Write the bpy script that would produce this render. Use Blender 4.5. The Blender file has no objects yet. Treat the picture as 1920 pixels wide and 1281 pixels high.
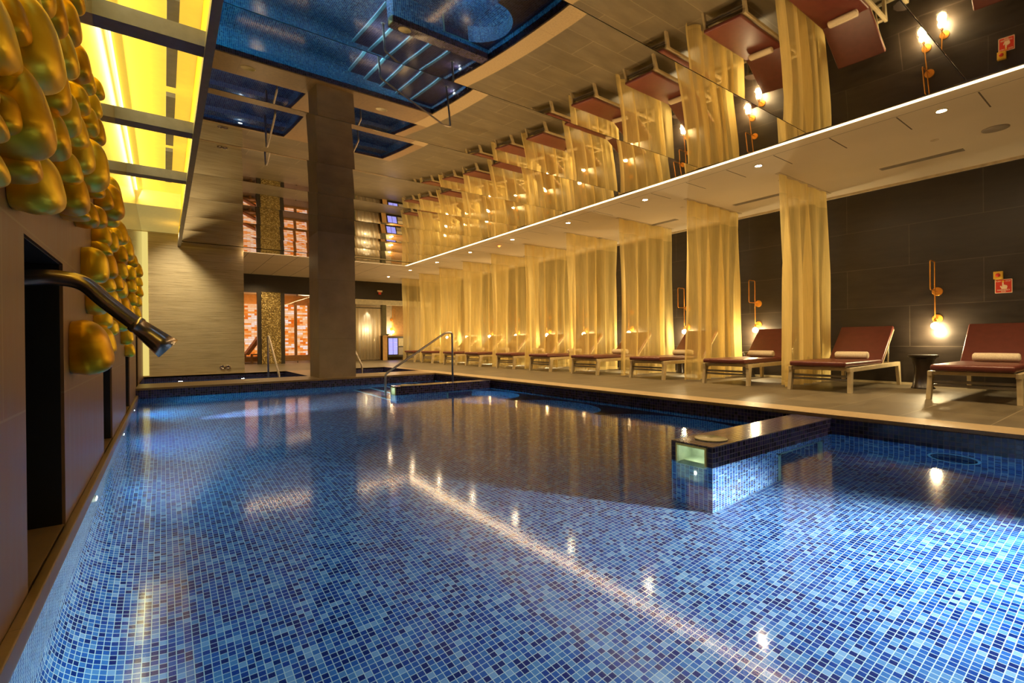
import bpy, bmesh, math, random
from mathutils import Vector, Matrix
random.seed(7)
S = bpy.context.scene
COL = S.collection
PI = math.pi

# ------------------------------------------------------------------ render look
S.view_settings.view_transform = 'Standard'
S.view_settings.exposure = 0.75
cy_ = S.cycles
cy_.max_bounces = 10; cy_.diffuse_bounces = 3; cy_.glossy_bounces = 5
cy_.transmission_bounces = 6; cy_.transparent_max_bounces = 16
cy_.sample_clamp_indirect = 3.0; cy_.sample_clamp_direct = 0
cy_.caustics_refractive = False; cy_.caustics_reflective = True
cy_.blur_glossy = 0.6
cy_.use_denoising = True

# ------------------------------------------------------------------ materials
def newmat(name):
    m = bpy.data.materials.new(name); m.use_nodes = True
    nt = m.node_tree; nt.nodes.clear()
    out = nt.nodes.new('ShaderNodeOutputMaterial')
    return m, nt, out
def N(nt, typ, **kw):
    n = nt.nodes.new(typ)
    for k, v in kw.items():
        if k.startswith('i_'):
            n.inputs[int(k[2:])].default_value = v
        else: setattr(n, k, v)
    return n
def Lk(nt, a, b): nt.links.new(a, b)
def math_(nt, op, a, b=None, c=None):
    n = nt.nodes.new('ShaderNodeMath'); n.operation = op
    for i, v in enumerate((a, b, c)):
        if v is None: continue
        if isinstance(v, (int, float)): n.inputs[i].default_value = v
        else: nt.links.new(v, n.inputs[i])
    return n.outputs[0]
def mixc(nt, fac, a, b, blend='MIX'):
    n = nt.nodes.new('ShaderNodeMix'); n.data_type = 'RGBA'; n.blend_type = blend
    if isinstance(fac, (int, float)): n.inputs[0].default_value = fac
    else: nt.links.new(fac, n.inputs[0])
    for i, v in ((6, a), (7, b)):
        if isinstance(v, (tuple, list)): n.inputs[i].default_value = tuple(v) + (1,) * (4 - len(v))
        else: nt.links.new(v, n.inputs[i])
    return n.outputs[2]
def ramp(nt, fac, stops, interp='LINEAR'):
    n = nt.nodes.new('ShaderNodeValToRGB'); r = n.color_ramp; r.interpolation = interp
    while len(r.elements) < len(stops): r.elements.new(0.5)
    for e, (p, c) in zip(r.elements, stops):
        e.position = p; e.color = tuple(c) + (1,) * (4 - len(c))
    nt.links.new(fac, n.inputs[0]); return n.outputs[0]
def pbsdf(nt, out, **kw):
    b = nt.nodes.new('ShaderNodeBsdfPrincipled')
    for k, v in kw.items():
        k = k.replace('_', ' ')
        if isinstance(v, (int, float)): b.inputs[k].default_value = v
        elif isinstance(v, (tuple, list)): b.inputs[k].default_value = tuple(v) + (1,) * (4 - len(v))
        else: nt.links.new(v, b.inputs[k])
    nt.links.new(b.outputs[0], out.inputs[0]); return b
def bump(nt, b, h, strength=0.3, dist=0.01):
    n = nt.nodes.new('ShaderNodeBump'); n.inputs['Strength'].default_value = strength; n.inputs['Distance'].default_value = dist
    nt.links.new(h, n.inputs['Height']); nt.links.new(n.outputs[0], b.inputs['Normal'])
def noise(nt, vec=None, scale=5, detail=3, rough=0.5, map_scale=None):
    if map_scale is not None:
        mp = nt.nodes.new('ShaderNodeMapping'); mp.inputs['Scale'].default_value = map_scale
        nt.links.new(vec, mp.inputs[0]); vec = mp.outputs[0]
    n = nt.nodes.new('ShaderNodeTexNoise'); n.inputs['Scale'].default_value = scale
    n.inputs['Detail'].default_value = detail; n.inputs['Roughness'].default_value = rough
    if vec is not None: nt.links.new(vec, n.inputs[0])
    return n.outputs[0]
def coord(nt, which='Object'):
    return nt.nodes.new('ShaderNodeTexCoord').outputs[which]
def simple(name, col, rough=0.5, metal=0.0, nz=0.06, nscale=12, **kw):
    m, nt, out = newmat(name)
    v = coord(nt); nn = noise(nt, v, nscale, 3)
    c1 = tuple(max(0, c * (1 - nz * 2)) for c in col); c2 = tuple(min(1, c * (1 + nz * 2)) for c in col)
    c = ramp(nt, nn, [(0.3, c1), (0.7, c2)])
    pbsdf(nt, out, Base_Color=c, Roughness=rough, Metallic=metal, **kw)
    return m
def emis(name, col, s):
    m, nt, out = newmat(name)
    e = N(nt, 'ShaderNodeEmission'); e.inputs[0].default_value = tuple(col) + (1,); e.inputs[1].default_value = s
    Lk(nt, e.outputs[0], out.inputs[0]); return m

def uvxy(nt):
    uv = coord(nt, 'UV'); s = nt.nodes.new('ShaderNodeSeparateXYZ'); Lk(nt, uv, s.inputs[0])
    return uv, s.outputs[0], s.outputs[1]

def mosaic(name, stops, grout, pitch=0.04, gw=0.055, rough=0.12, bumpy=0.25):
    """square glass mosaic laid on metre UVs"""
    m, nt, out = newmat(name)
    uv, u, v = uvxy(nt)
    us = math_(nt, 'DIVIDE', u, pitch); vs = math_(nt, 'DIVIDE', v, pitch)
    comb = nt.nodes.new('ShaderNodeCombineXYZ')
    Lk(nt, math_(nt, 'FLOOR', us), comb.inputs[0]); Lk(nt, math_(nt, 'FLOOR', vs), comb.inputs[1])
    wn = nt.nodes.new('ShaderNodeTexWhiteNoise'); wn.noise_dimensions = '2D'; Lk(nt, comb.outputs[0], wn.inputs[0])
    c = ramp(nt, wn.outputs[0], stops, 'CONSTANT')
    du = math_(nt, 'ABSOLUTE', math_(nt, 'SUBTRACT', math_(nt, 'FRACT', us), 0.5))
    dv = math_(nt, 'ABSOLUTE', math_(nt, 'SUBTRACT', math_(nt, 'FRACT', vs), 0.5))
    mx = math_(nt, 'MAXIMUM', du, dv)
    g = math_(nt, 'GREATER_THAN', mx, 0.5 - gw)
    col = mixc(nt, g, c, grout)
    r = math_(nt, 'ADD', math_(nt, 'MULTIPLY', g, 0.4), rough)
    b = pbsdf(nt, out, Base_Color=col, Roughness=r)
    wn2 = math_(nt, 'ADD', math_(nt, 'MULTIPLY', wn.outputs[0], 0.3), math_(nt, 'SUBTRACT', 1.0, g))
    bump(nt, b, wn2, bumpy, 0.003)
    return m
deepstops = [(0.0, (0.003, 0.022, 0.14)), (0.18, (0.008, 0.055, 0.26)), (0.40, (0.02, 0.11, 0.36)), (0.62, (0.042, 0.17, 0.41)), (0.82, (0.09, 0.25, 0.46)), (0.94, (0.19, 0.37, 0.56))]
dimstops = [(0.0, (0.010, 0.008, 0.035)), (0.2, (0.016, 0.014, 0.07)), (0.45, (0.028, 0.024, 0.11)), (0.7, (0.035, 0.03, 0.13)), (0.88, (0.055, 0.045, 0.16))]  # same tiles as the pool, dim light above water put into the colour
M = {}
M['mosaic'] = mosaic('blue_mosaic', deepstops, (0.50, 0.66, 0.60), pitch=0.03, gw=0.06)
M['mosaic_wall'] = mosaic('blue_wall_mosaic', deepstops, (0.52, 0.68, 0.62), pitch=0.036)
M['mosaic_dim'] = mosaic('dim_mosaic', dimstops, (0.11, 0.10, 0.14), pitch=0.036, rough=0.15)
M['bench'] = mosaic('bench_mosaic', [(0, (0.05, 0.035, 0.10)), (0.4, (0.07, 0.05, 0.13)), (0.8, (0.09, 0.07, 0.17))], (0.2, 0.16, 0.24))

def slabs(name, c1, c2, groutc, w, h, off=0.5, mort=0.004, rough=0.35, veins=(1, 1, 1), vs=6, vstr=0.6, shift=(0, 0), bstr=0.15, spec=0.5):
    m, nt, out = newmat(name)
    uv, u, v = uvxy(nt)
    mp = nt.nodes.new('ShaderNodeMapping'); mp.inputs['Location'].default_value = (shift[0], shift[1], 0); Lk(nt, uv, mp.inputs[0])
    br = nt.nodes.new('ShaderNodeTexBrick'); Lk(nt, mp.outputs[0], br.inputs[0])
    br.offset = off; br.inputs['Scale'].default_value = 1; br.inputs['Mortar Size'].default_value = mort
    br.inputs['Mortar Smooth'].default_value = 0.1
    br.inputs['Brick Width'].default_value = w; br.inputs['Row Height'].default_value = h; br.inputs['Bias'].default_value = 0
    br.inputs['Color1'].default_value = tuple(c1) + (1,); br.inputs['Color2'].default_value = tuple(c2) + (1,); br.inputs['Mortar'].default_value = tuple(groutc) + (1,)
    nn = noise(nt, uv, vs, 5, 0.6, veins)
    dark = ramp(nt, nn, [(0.3, (1 - vstr,) * 3), (0.7, (1.0,) * 3)])
    col = mixc(nt, 1.0, br.outputs[0], dark, 'MULTIPLY')
    rr = math_(nt, 'ADD', math_(nt, 'MULTIPLY', nn, 0.25), rough - 0.1)
    b = pbsdf(nt, out, Base_Color=col, Roughness=rr, Specular_IOR_Level=spec)
    bump(nt, b, nn, bstr, 0.004)
    return m
M['deck'] = slabs('deck_porcelain', (0.145, 0.115, 0.068), (0.185, 0.148, 0.09), (0.36, 0.29, 0.18), 1.2, 0.6, 0.5, 0.004, 0.42, (1, 3, 1), 1.6, 0.35, shift=(0.63, 0.33))
M['coping'] = slabs('beige_coping', (0.52, 0.38, 0.2), (0.58, 0.43, 0.23), (0.3, 0.2, 0.1), 1.2, 3.0, 0.0, 0.003, 0.4, (1, 1, 1), 30, 0.25)
M['walkway'] = slabs('walkway_stone', (0.30, 0.19, 0.09), (0.34, 0.22, 0.11), (0.2, 0.13, 0.07), 1.2, 2.0, 0.0, 0.003, 0.35, (1, 1, 1), 14, 0.3)
M['slate'] = slabs('dark_slate_cladding', (0.030, 0.022, 0.016), (0.040, 0.029, 0.021), (0.085, 0.065, 0.048), 1.61, 0.608, 0.5, 0.005, 0.38, (1, 4, 1), 2.5, 0.4, shift=(0.9, 0.033))
M['stone'] = slabs('brown_stone_cladding', (0.30, 0.175, 0.105), (0.34, 0.20, 0.12), (0.38, 0.27, 0.17), 2.4, 0.62, 0.5, 0.004, 0.36, (6, 1, 1), 2.2, 0.22, shift=(0.4, 0.12))
M['pillar'] = slabs('pillar_stone', (0.34, 0.25, 0.18), (0.37, 0.28, 0.20), (0.25, 0.19, 0.14), 3.0, 1.2, 0.0, 0.004, 0.45, (1, 1, 1), 2.0, 0.35, shift=(1.4, 0.4))
M['dark_header'] = simple('dark_brown_panel', (0.020, 0.012, 0.006), 0.5)
M['black'] = simple('black', (0.01, 0.009, 0.008), 0.5)

def travertine():
    m, nt, out = newmat('striated_stone')
    uv, u, v = uvxy(nt)
    n1 = noise(nt, uv, 1.0, 6, 0.65, (1.6, 34, 1)); n2 = noise(nt, uv, 1.0, 3, 0.5, (0.5, 5, 1))
    a = ramp(nt, n1, [(0.32, (0.34, 0.26, 0.15)), (0.5, (0.62, 0.51, 0.33)), (0.75, (0.74, 0.63, 0.43))])
    c = mixc(nt, 0.35, a, ramp(nt, n2, [(0.3, (0.32, 0.25, 0.15)), (0.7, (0.62, 0.52, 0.36))]))
    b = pbsdf(nt, out, Base_Color=c, Roughness=0.5); bump(nt, b, n1, 0.4, 0.01); return m
M['travertine'] = travertine()

def soffit_mat(name, along):
    """plaster with the thin shadow gaps seen between the acoustic boards"""
    m, nt, out = newmat(name)
    s = nt.nodes.new('ShaderNodeSeparateXYZ'); Lk(nt, coord(nt), s.inputs[0]); x, y = s.outputs[0], s.outputs[1]
    def line(val, half):
        return math_(nt, 'LESS_THAN', math_(nt, 'ABSOLUTE', val), half)
    if along == 'side':
        l1 = line(math_(nt, 'SUBTRACT', x, 6.30), 0.0035)
        fr = math_(nt, 'SUBTRACT', math_(nt, 'FRACT', math_(nt, 'DIVIDE', math_(nt, 'SUBTRACT', y, 1.09 - 0.32), 0.635)), 0.5)
        l2 = math_(nt, 'MULTIPLY', line(fr, 0.010), math_(nt, 'LESS_THAN', math_(nt, 'ABSOLUTE', math_(nt, 'SUBTRACT', x, 6.58)), 0.26))
    else:
        fr = math_(nt, 'SUBTRACT', math_(nt, 'FRACT', math_(nt, 'DIVIDE', math_(nt, 'SUBTRACT', x, 2.385 - 0.3), 0.6)), 0.5)
        l1 = line(fr, 0.010); l2 = line(math_(nt, 'SUBTRACT', y, 15.6), 0.006)
    g = math_(nt, 'MAXIMUM', l1, l2)
    nn = noise(nt, coord(nt), 1.2, 2)
    base = ramp(nt, nn, [(0.3, (0.74, 0.64, 0.48)), (0.7, (0.80, 0.69, 0.52))])
    pbsdf(nt, out, Base_Color=mixc(nt, g, base, (0.12, 0.085, 0.05)), Roughness=0.7)
    return m
M['soffit'] = soffit_mat('soffit_plaster', 'side'); M['soffit_far'] = soffit_mat('soffit_far_plaster', 'far')
M['cream'] = simple('cream_plaster', (0.62, 0.52, 0.36), 0.7)
M['yellow'] = simple('yellow_paint_glow', (0.80, 0.52, 0.02), 0.55, nz=0.02, Emission_Color=(1.0, 0.62, 0.015, 1), Emission_Strength=0.22)  # emission stands in for cove light falling on the paint
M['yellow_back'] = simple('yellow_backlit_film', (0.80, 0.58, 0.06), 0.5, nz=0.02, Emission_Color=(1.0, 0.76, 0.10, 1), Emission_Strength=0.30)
M['yellow_pale'] = simple('pale_yellow_plaster_glow', (0.8, 0.68, 0.25), 0.6, nz=0.02, Emission_Color=(0.9, 0.72, 0.22, 1), Emission_Strength=0.16)  # low emission puts the coffer light into plain plaster
M['olive'] = simple('polished_stone_yellow_tint', (0.26, 0.19, 0.03), 0.12, 0.5, nz=0.12, nscale=4)  # the coffer's yellow reflection is mixed into the stone colour
M['beam'] = simple('grey_beam', (0.15, 0.16, 0.34), 0.5)
M['frame_grey'] = simple('grey_frame', (0.22, 0.20, 0.20), 0.4)

def mirror():
    m, nt, out = newmat('polished_mirror')
    v = coord(nt)
    b = pbsdf(nt, out, Base_Color=(0.66, 0.62, 0.57), Metallic=1.0, Roughness=0.02)
    bump(nt, b, noise(nt, v, 1.0, 2, 0.5, (0.5, 1.2, 1)), 0.006, 0.05)
    return m
M['mirror'] = mirror()
M['mirror_edge'] = simple('mirror_edge', (0.5, 0.45, 0.35), 0.3, 0.8)

def water(name, tint=(0.92, 0.97, 1.0), wave=0.008, rough=0.09):
    m, nt, out = newmat(name)
    v = coord(nt)
    nn = noise(nt, v, 2.2, 2, 0.5)
    bp = nt.nodes.new('ShaderNodeBump'); bp.inputs['Strength'].default_value = wave; bp.inputs['Distance'].default_value = 0.1; Lk(nt, nn, bp.inputs['Height'])
    fr = N(nt, 'ShaderNodeFresnel'); fr.inputs[0].default_value = 1.33; Lk(nt, bp.outputs[0], fr.inputs[1])
    gl = N(nt, 'ShaderNodeBsdfGlossy'); gl.inputs['Roughness'].default_value = rough; Lk(nt, bp.outputs[0], gl.inputs['Normal'])
    rf = N(nt, 'ShaderNodeBsdfRefraction'); rf.inputs['IOR'].default_value = 1.33; rf.inputs['Roughness'].default_value = 0.0
    rf.inputs[0].default_value = tuple(tint) + (1,); Lk(nt, bp.outputs[0], rf.inputs['Normal'])
    mx = N(nt, 'ShaderNodeMixShader'); Lk(nt, fr.outputs[0], mx.inputs[0]); Lk(nt, rf.outputs[0], mx.inputs[1]); Lk(nt, gl.outputs[0], mx.inputs[2])
    Lk(nt, mx.outputs[0], out.inputs[0]); return m
M['water'] = water('pool_water')

def gold():
    m, nt, out = newmat('gold_lacquer')
    v = coord(nt)
    info = nt.nodes.new('ShaderNodeObjectInfo')
    nn = noise(nt, v, 3, 3, 0.5, (2, 2, 8))
    f = math_(nt, 'ADD', math_(nt, 'MULTIPLY', nn, 0.5), math_(nt, 'MULTIPLY', info.outputs['Random'], 0.5))
    c = ramp(nt, f, [(0.25, (0.72, 0.37, 0.008)), (0.5, (0.92, 0.57, 0.02)), (0.8, (1.0, 0.70, 0.05))])
    pbsdf(nt, out, Base_Color=c, Roughness=0.36, Metallic=0.7, Specular_IOR_Level=0.2); return m
M['gold'] = gold()

def sheer(name, col=(0.93, 0.77, 0.34), op=0.57):
    m, nt, out = newmat(name)
    v = coord(nt); s = nt.nodes.new('ShaderNodeSeparateXYZ'); Lk(nt, v, s.inputs[0])
    weave = noise(nt, v, 1.0, 2, 0.5, (60, 60, 3))
    d = N(nt, 'ShaderNodeBsdfDiffuse'); d.inputs[0].default_value = tuple(col) + (1,)
    t = N(nt, 'ShaderNodeBsdfTranslucent'); t.inputs[0].default_value = tuple(col) + (1,)
    tr = N(nt, 'ShaderNodeBsdfTransparent'); tr.inputs[0].default_value = (1, 0.93, 0.75, 1)
    a = N(nt, 'ShaderNodeMixShader'); a.inputs[0].default_value = 0.5; Lk(nt, d.outputs[0], a.inputs[1]); Lk(nt, t.outputs[0], a.inputs[2])
    hem = math_(nt, 'MAXIMUM', math_(nt, 'GREATER_THAN', s.outputs[2], 2.78), math_(nt, 'LESS_THAN', s.outputs[2], 0.10))
    lw = nt.nodes.new('ShaderNodeLayerWeight'); lw.inputs[0].default_value = 0.35
    opac = math_(nt, 'ADD', math_(nt, 'ADD', math_(nt, 'MULTIPLY', weave, 0.22), op - 0.16), math_(nt, 'MULTIPLY', hem, 0.15))
    opac = math_(nt, 'MINIMUM', math_(nt, 'ADD', opac, math_(nt, 'MULTIPLY', lw.outputs[1], 0.60)), 0.97)
    b = N(nt, 'ShaderNodeMixShader'); Lk(nt, opac, b.inputs[0]); Lk(nt, tr.outputs[0], b.inputs[1]); Lk(nt, a.outputs[0], b.inputs[2])
    Lk(nt, b.outputs[0], out.inputs[0]); return m
M['sheer'] = sheer('gold_sheer'); M['sheer_white'] = sheer('white_sheer', (0.85, 0.80, 0.66), 0.85)

def salt():
    m, nt, out = newmat('backlit_salt_brick')
    uv, u, v = uvxy(nt)
    br = nt.nodes.new('ShaderNodeTexBrick'); Lk(nt, uv, br.inputs[0]); br.offset = 0.5
    br.inputs['Scale'].default_value = 1; br.inputs['Brick Width'].default_value = 0.22; br.inputs['Row Height'].default_value = 0.075; br.inputs['Mortar Size'].default_value = 0.006
    br.inputs['Mortar Smooth'].default_value = 0.6
    comb = nt.nodes.new('ShaderNodeCombineXYZ')
    row = math_(nt, 'FLOOR', math_(nt, 'DIVIDE', v, 0.075))
    sh = math_(nt, 'MULTIPLY', math_(nt, 'FRACT', math_(nt, 'MULTIPLY', row, 0.5)), 1.0)
    Lk(nt, math_(nt, 'FLOOR', math_(nt, 'ADD', math_(nt, 'DIVIDE', u, 0.22), sh)), comb.inputs[0]); Lk(nt, row, comb.inputs[1])
    wn = nt.nodes.new('ShaderNodeTexWhiteNoise'); wn.noise_dimensions = '2D'; Lk(nt, comb.outputs[0], wn.inputs[0])
    f = math_(nt, 'ADD', math_(nt, 'MULTIPLY', wn.outputs[0], 0.72), math_(nt, 'MULTIPLY', noise(nt, uv, 7, 3), 0.28))
    c = ramp(nt, f, [(0.12, (0.80, 0.13, 0.01)), (0.38, (1.0, 0.34, 0.06)), (0.58, (1.0, 0.62, 0.36)), (0.8, (1.0, 0.82, 0.80))])
    c = mixc(nt, math_(nt, 'MULTIPLY', br.outputs[1], 0.7), c, (0.8, 0.2, 0.02))
    e = N(nt, 'ShaderNodeEmission'); Lk(nt, c, e.inputs[0]); e.inputs[1].default_value = 0.66
    Lk(nt, e.outputs[0], out.inputs[0]); return m
M['salt'] = salt()

def goldmosaic():
    m, nt, out = newmat('gold_mosaic')
    uv, u, v = uvxy(nt)
    vo = nt.nodes.new('ShaderNodeTexVoronoi'); vo.inputs['Scale'].default_value = 60; Lk(nt, uv, vo.inputs[0])
    sp = nt.nodes.new('ShaderNodeSeparateColor'); Lk(nt, vo.outputs['Color'], sp.inputs[0])
    c = ramp(nt, sp.outputs[0], [(0.0, (0.07, 0.045, 0.012)), (0.5, (0.17, 0.115, 0.028)), (0.85, (0.34, 0.24, 0.065)), (0.97, (1, 0.85, 0.4))])
    b = pbsdf(nt, out, Base_Color=c, Roughness=0.25, Metallic=0.6); bump(nt, b, vo.outputs['Distance'], 0.8, 0.01); return m
M['goldmosaic'] = goldmosaic()

M['led'] = emis('led_warm', (1.0, 0.66, 0.30), 4.2)
M['led_y'] = emis('led_yellow', (1.0, 0.86, 0.30), 2.0)
M['down'] = emis('downlight_glow', (1.0, 0.74, 0.42), 260.0)
M['bulb'] = emis('bulb_glow', (1.0, 0.74, 0.36), 60.0)
M['uwlamp'] = emis('pool_lamp_glow', (0.85, 0.95, 1.0), 30.0)
M['fridge_glow'] = emis('fridge_glow', (0.40, 0.38, 1.0), 0.8)
M['red_glow'] = emis('red_glow', (1.0, 0.12, 0.02), 5.0)
M['brass'] = simple('brass', (0.85, 0.38, 0.06), 0.35, 0.75)
M['steel'] = simple('brushed_steel', (0.48, 0.42, 0.36), 0.38, 1.0)
M['dsteel'] = simple('dark_steel', (0.52, 0.42, 0.33), 0.24, 0.9)
M['leather'] = simple('oxblood_vinyl', (0.125, 0.030, 0.022), 0.36, nz=0.05)
M['lframe'] = simple('champagne_metal', (0.56, 0.46, 0.27), 0.42, 0.2)
M['slat'] = simple('grey_slat', (0.28, 0.25, 0.20), 0.4)
M['towel'] = simple('white_towel', (0.78, 0.68, 0.50), 0.95, nz=0.05, nscale=80)
M['table'] = simple('dark_wood', (0.022, 0.014, 0.010), 0.3)
M['lid'] = simple('cream_plastic', (0.62, 0.54, 0.34), 0.45)
M['skim'] = simple('white_plastic', (0.62, 0.70, 0.55), 0.4)
M['trimgreen'] = simple('pale_trim', (0.22, 0.38, 0.30), 0.4)
M['nosing'] = simple('pale_nosing', (0.35, 0.75, 0.85), 0.4)
M['glass_dark'] = simple('dark_frame', (0.03, 0.024, 0.016), 0.35)
M['signred'] = simple('sign_red', (0.62, 0.035, 0.015), 0.5, nz=0.01)
M['signwhite'] = simple('sign_cream', (0.85, 0.66, 0.45), 0.5, nz=0.01)
M['signyellow'] = simple('box_yellow', (0.80, 0.50, 0.05), 0.5, nz=0.02)
M['vent'] = simple('vent_grey', (0.36, 0.31, 0.24), 0.5)
M['pad'] = simple('tan_cushion', (0.52, 0.26, 0.15), 0.7)
M['wood'] = simple('warm_wood', (0.45, 0.26, 0.09), 0.45)
def thinglass():
    m, nt, out = newmat('clear_pane')
    gl = N(nt, 'ShaderNodeBsdfGlossy'); gl.inputs['Roughness'].default_value = 0.01
    tr = N(nt, 'ShaderNodeBsdfTransparent'); tr.inputs[0].default_value = (0.95, 0.93, 0.88, 1)
    mx = N(nt, 'ShaderNodeMixShader'); fr = N(nt, 'ShaderNodeFresnel'); fr.inputs[0].default_value = 1.45
    Lk(nt, fr.outputs[0], mx.inputs[0]); Lk(nt, tr.outputs[0], mx.inputs[1]); Lk(nt, gl.outputs[0], mx.inputs[2]); Lk(nt, mx.outputs[0], out.inputs[0]); return m
M['pane'] = thinglass()

# ------------------------------------------------------------------ mesh builder
class MB:
    def __init__(s): s.v = []; s.f = []; s.uv = []; s.sm = []
    def face(s, pts, uvs=None, smooth=False):
        b = len(s.v); s.v += [tuple(p) for p in pts]; s.f.append(tuple(range(b, b + len(pts))))
        if uvs is None:
            n = (Vector(pts[1]) - Vector(pts[0])).cross(Vector(pts[2]) - Vector(pts[1]))
            a = [abs(c) for c in n]
            if a[2] >= a[0] and a[2] >= a[1]: uvs = [(p[0], p[1]) for p in pts]
            elif a[0] >= a[1]: uvs = [(p[1], p[2]) for p in pts]
            else: uvs = [(p[0], p[2]) for p in pts]
        s.uv += uvs; s.sm.append(smooth)
    def box(s, x0, x1, y0, y1, z0, z1, skip=''):
        P = lambda x, y, z: (x, y, z)
        if 'b' not in skip: s.face([P(x0, y0, z0), P(x0, y1, z0), P(x1, y1, z0), P(x1, y0, z0)])
        if 't' not in skip: s.face([P(x0, y0, z1), P(x1, y0, z1), P(x1, y1, z1), P(x0, y1, z1)])
        s.face([P(x0, y0, z0), P(x1, y0, z0), P(x1, y0, z1), P(x0, y0, z1)])
        s.face([P(x0, y1, z0), P(x0, y1, z1), P(x1, y1, z1), P(x1, y1, z0)])
        s.face([P(x0, y0, z0), P(x0, y0, z1), P(x0, y1, z1), P(x0, y1, z0)])
        s.face([P(x1, y0, z0), P(x1, y1, z0), P(x1, y1, z1), P(x1, y0, z1)])
        return s
    def hexa(s, bot, top):
        """bot/top: 4 points each, counter-clockwise from above"""
        s.face(bot[::-1]); s.face(top)
        for i in range(4):
            j = (i + 1) % 4; s.face([bot[i], bot[j], top[j], top[i]])
        return s
    def grid(s, rows, uvf=None, closed=False, smooth=True):
        R = len(rows); C = len(rows[0])
        for i in range(R - 1):
            for j in range(C if closed else C - 1):
                k = (j + 1) % C
                pts = [rows[i][j], rows[i][k], rows[i + 1][k], rows[i + 1][j]]
                s.face(pts, [uvf(i, j), uvf(i, j + 1), uvf(i + 1, j + 1), uvf(i + 1, j)] if uvf else None, smooth)
        return s
    def tube(s, path, r, seg=12, caps=True, rads=None, squash=None):
        path = [Vector(p) for p in path]; rows = []; up = None
        for i, p in enumerate(path):
            t = (path[min(i + 1, len(path) - 1)] - path[max(i - 1, 0)]).normalized()
            if up is None:
                up = Vector((0, 0, 1)) if abs(t.z) < 0.9 else Vector((0, 1, 0))
            a = t.cross(up).normalized(); up = a.cross(t).normalized()
            rr = rads[i] if rads else r
            ra, ru = (rr, rr) if squash is None else (rr * squash[i][0], rr * squash[i][1])
            rows.append([tuple(p + a * math.cos(2 * PI * k / seg) * ra + up * math.sin(2 * PI * k / seg) * ru) for k in range(seg)])
        s.grid(rows, closed=True)
        if caps: s.face(rows[0][::-1]); s.face(rows[-1])
        return s
    def lathe(s, prof, c=(0, 0, 0), seg=24, axis='z', caps=True):
        def tf(r, h, a):
            x, y = r * math.cos(a), r * math.sin(a)
            if axis == 'z': q = (x, y, h)
            elif axis == 'x': q = (h, x, y)
            else: q = (y, h, x)
            return tuple(q[i] + c[i] for i in range(3))
        rows = [[tf(r, h, 2 * PI * k / seg) for k in range(seg)] for r, h in prof]
        s.grid(rows, closed=True)
        if caps: s.face(rows[0][::-1]); s.face(rows[-1])
        return s
    def build(s, name, mat, parent=None, kind=None, bevel=0.0, merge=True, loc=None, solid=0):
        me = bpy.data.meshes.new(name); me.from_pydata(s.v, [], s.f)
        ul = me.uv_layers.new(name='UVMap')
        for i, u in enumerate(s.uv): ul.data[i].uv = u
        for p, sm in zip(me.polygons, s.sm): p.use_smooth = sm
        mats = mat if isinstance(mat, (list, tuple)) else [mat]
        for mm in mats: me.materials.append(mm)
        if merge:
            bm = bmesh.new(); bm.from_mesh(me); bmesh.ops.remove_doubles(bm, verts=bm.verts, dist=1e-5)
            bmesh.ops.recalc_face_normals(bm, faces=bm.faces)
            if bevel > 0:
                bmesh.ops.bevel(bm, geom=list(bm.edges), offset=bevel, segments=2, profile=0.5, affect='EDGES')
                for f in bm.faces: f.smooth = True
            bm.to_mesh(me); bm.free()
        o = bpy.data.objects.new(name, me); COL.objects.link(o)
        if loc is not None: o.location = loc
        if parent is not None: o.parent = parent
        if kind: o['kind'] = kind
        if bevel > 0:
            w = o.modifiers.new('wn', 'WEIGHTED_NORMAL'); w.keep_sharp = True
        return o
def tag(o, label, cat, group=None):
    o['label'] = label; o['category'] = cat
    if group: o['group'] = group
    return o
def thing(name, label, cat, loc=(0, 0, 0), group=None, rz=0):
    o = bpy.data.objects.new(name, None); COL.objects.link(o); o.location = loc; o.rotation_euler = (0, 0, rz)
    o.empty_display_size = 0.1
    return tag(o, label, cat, group)
def structl(o, label, cat):
    o['label'] = label; o['category'] = cat; return o
def copy_tree(o, loc=None, parent=None):
    c = o.copy(); COL.objects.link(c)
    if parent is not None: c.parent = parent
    if loc is not None: c.location = loc
    for ch in list(o.children): copy_tree(ch, None, c)
    return c
ORD = ['first', 'second', 'third', 'fourth', 'fifth', 'sixth', 'seventh', 'eighth', 'ninth', 'tenth', 'eleventh', 'twelfth', 'thirteenth', 'fourteenth', 'fifteenth']

def area(name, loc, rot, sx, sy_, energy, col, spread=PI):
    l = bpy.data.lights.new(name, 'AREA'); l.shape = 'RECTANGLE'; l.size = sx; l.size_y = sy_; l.energy = energy; l.color = col; l.spread = spread
    o = bpy.data.objects.new(name, l); COL.objects.link(o); o.location = loc; o.rotation_euler = rot; return o
def spot(name, loc, target, energy, col, size=100, blend=0.6, r=0.08):
    l = bpy.data.lights.new(name, 'SPOT'); l.energy = energy; l.color = col; l.spot_size = math.radians(size); l.spot_blend = blend; l.shadow_soft_size = r
    o = bpy.data.objects.new(name, l); COL.objects.link(o); o.location = loc
    d = Vector(target) - Vector(loc); o.rotation_euler = d.to_track_quat('-Z', 'Y').to_euler(); return o
def point(name, loc, energy, col, r=0.08):
    l = bpy.data.lights.new(name, 'POINT'); l.energy = energy; l.color = col; l.shadow_soft_size = r
    o = bpy.data.objects.new(name, l); COL.objects.link(o); o.location = loc; return o
# ------------------------------------------------------------------ key dimensions (metres, deck top = 0)
XL, XC, XD, XW = -0.38, 5.01, 5.37, 9.03        # left wall, pool edge, coping outer edge, loungers' wall
Y0, YP, YC, YH = -4.0, 9.92, 13.40, 18.20       # rear of the room, far pool edge, stone wall, far header wall
ZW, ZF = -0.175, -1.08                          # water level, pool floor
ZM, ZS = 2.965, 3.05
ZK = 3.52
SP_Y0, SP_Y1 = 11.0, 13.3                       # the two small pools

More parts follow.
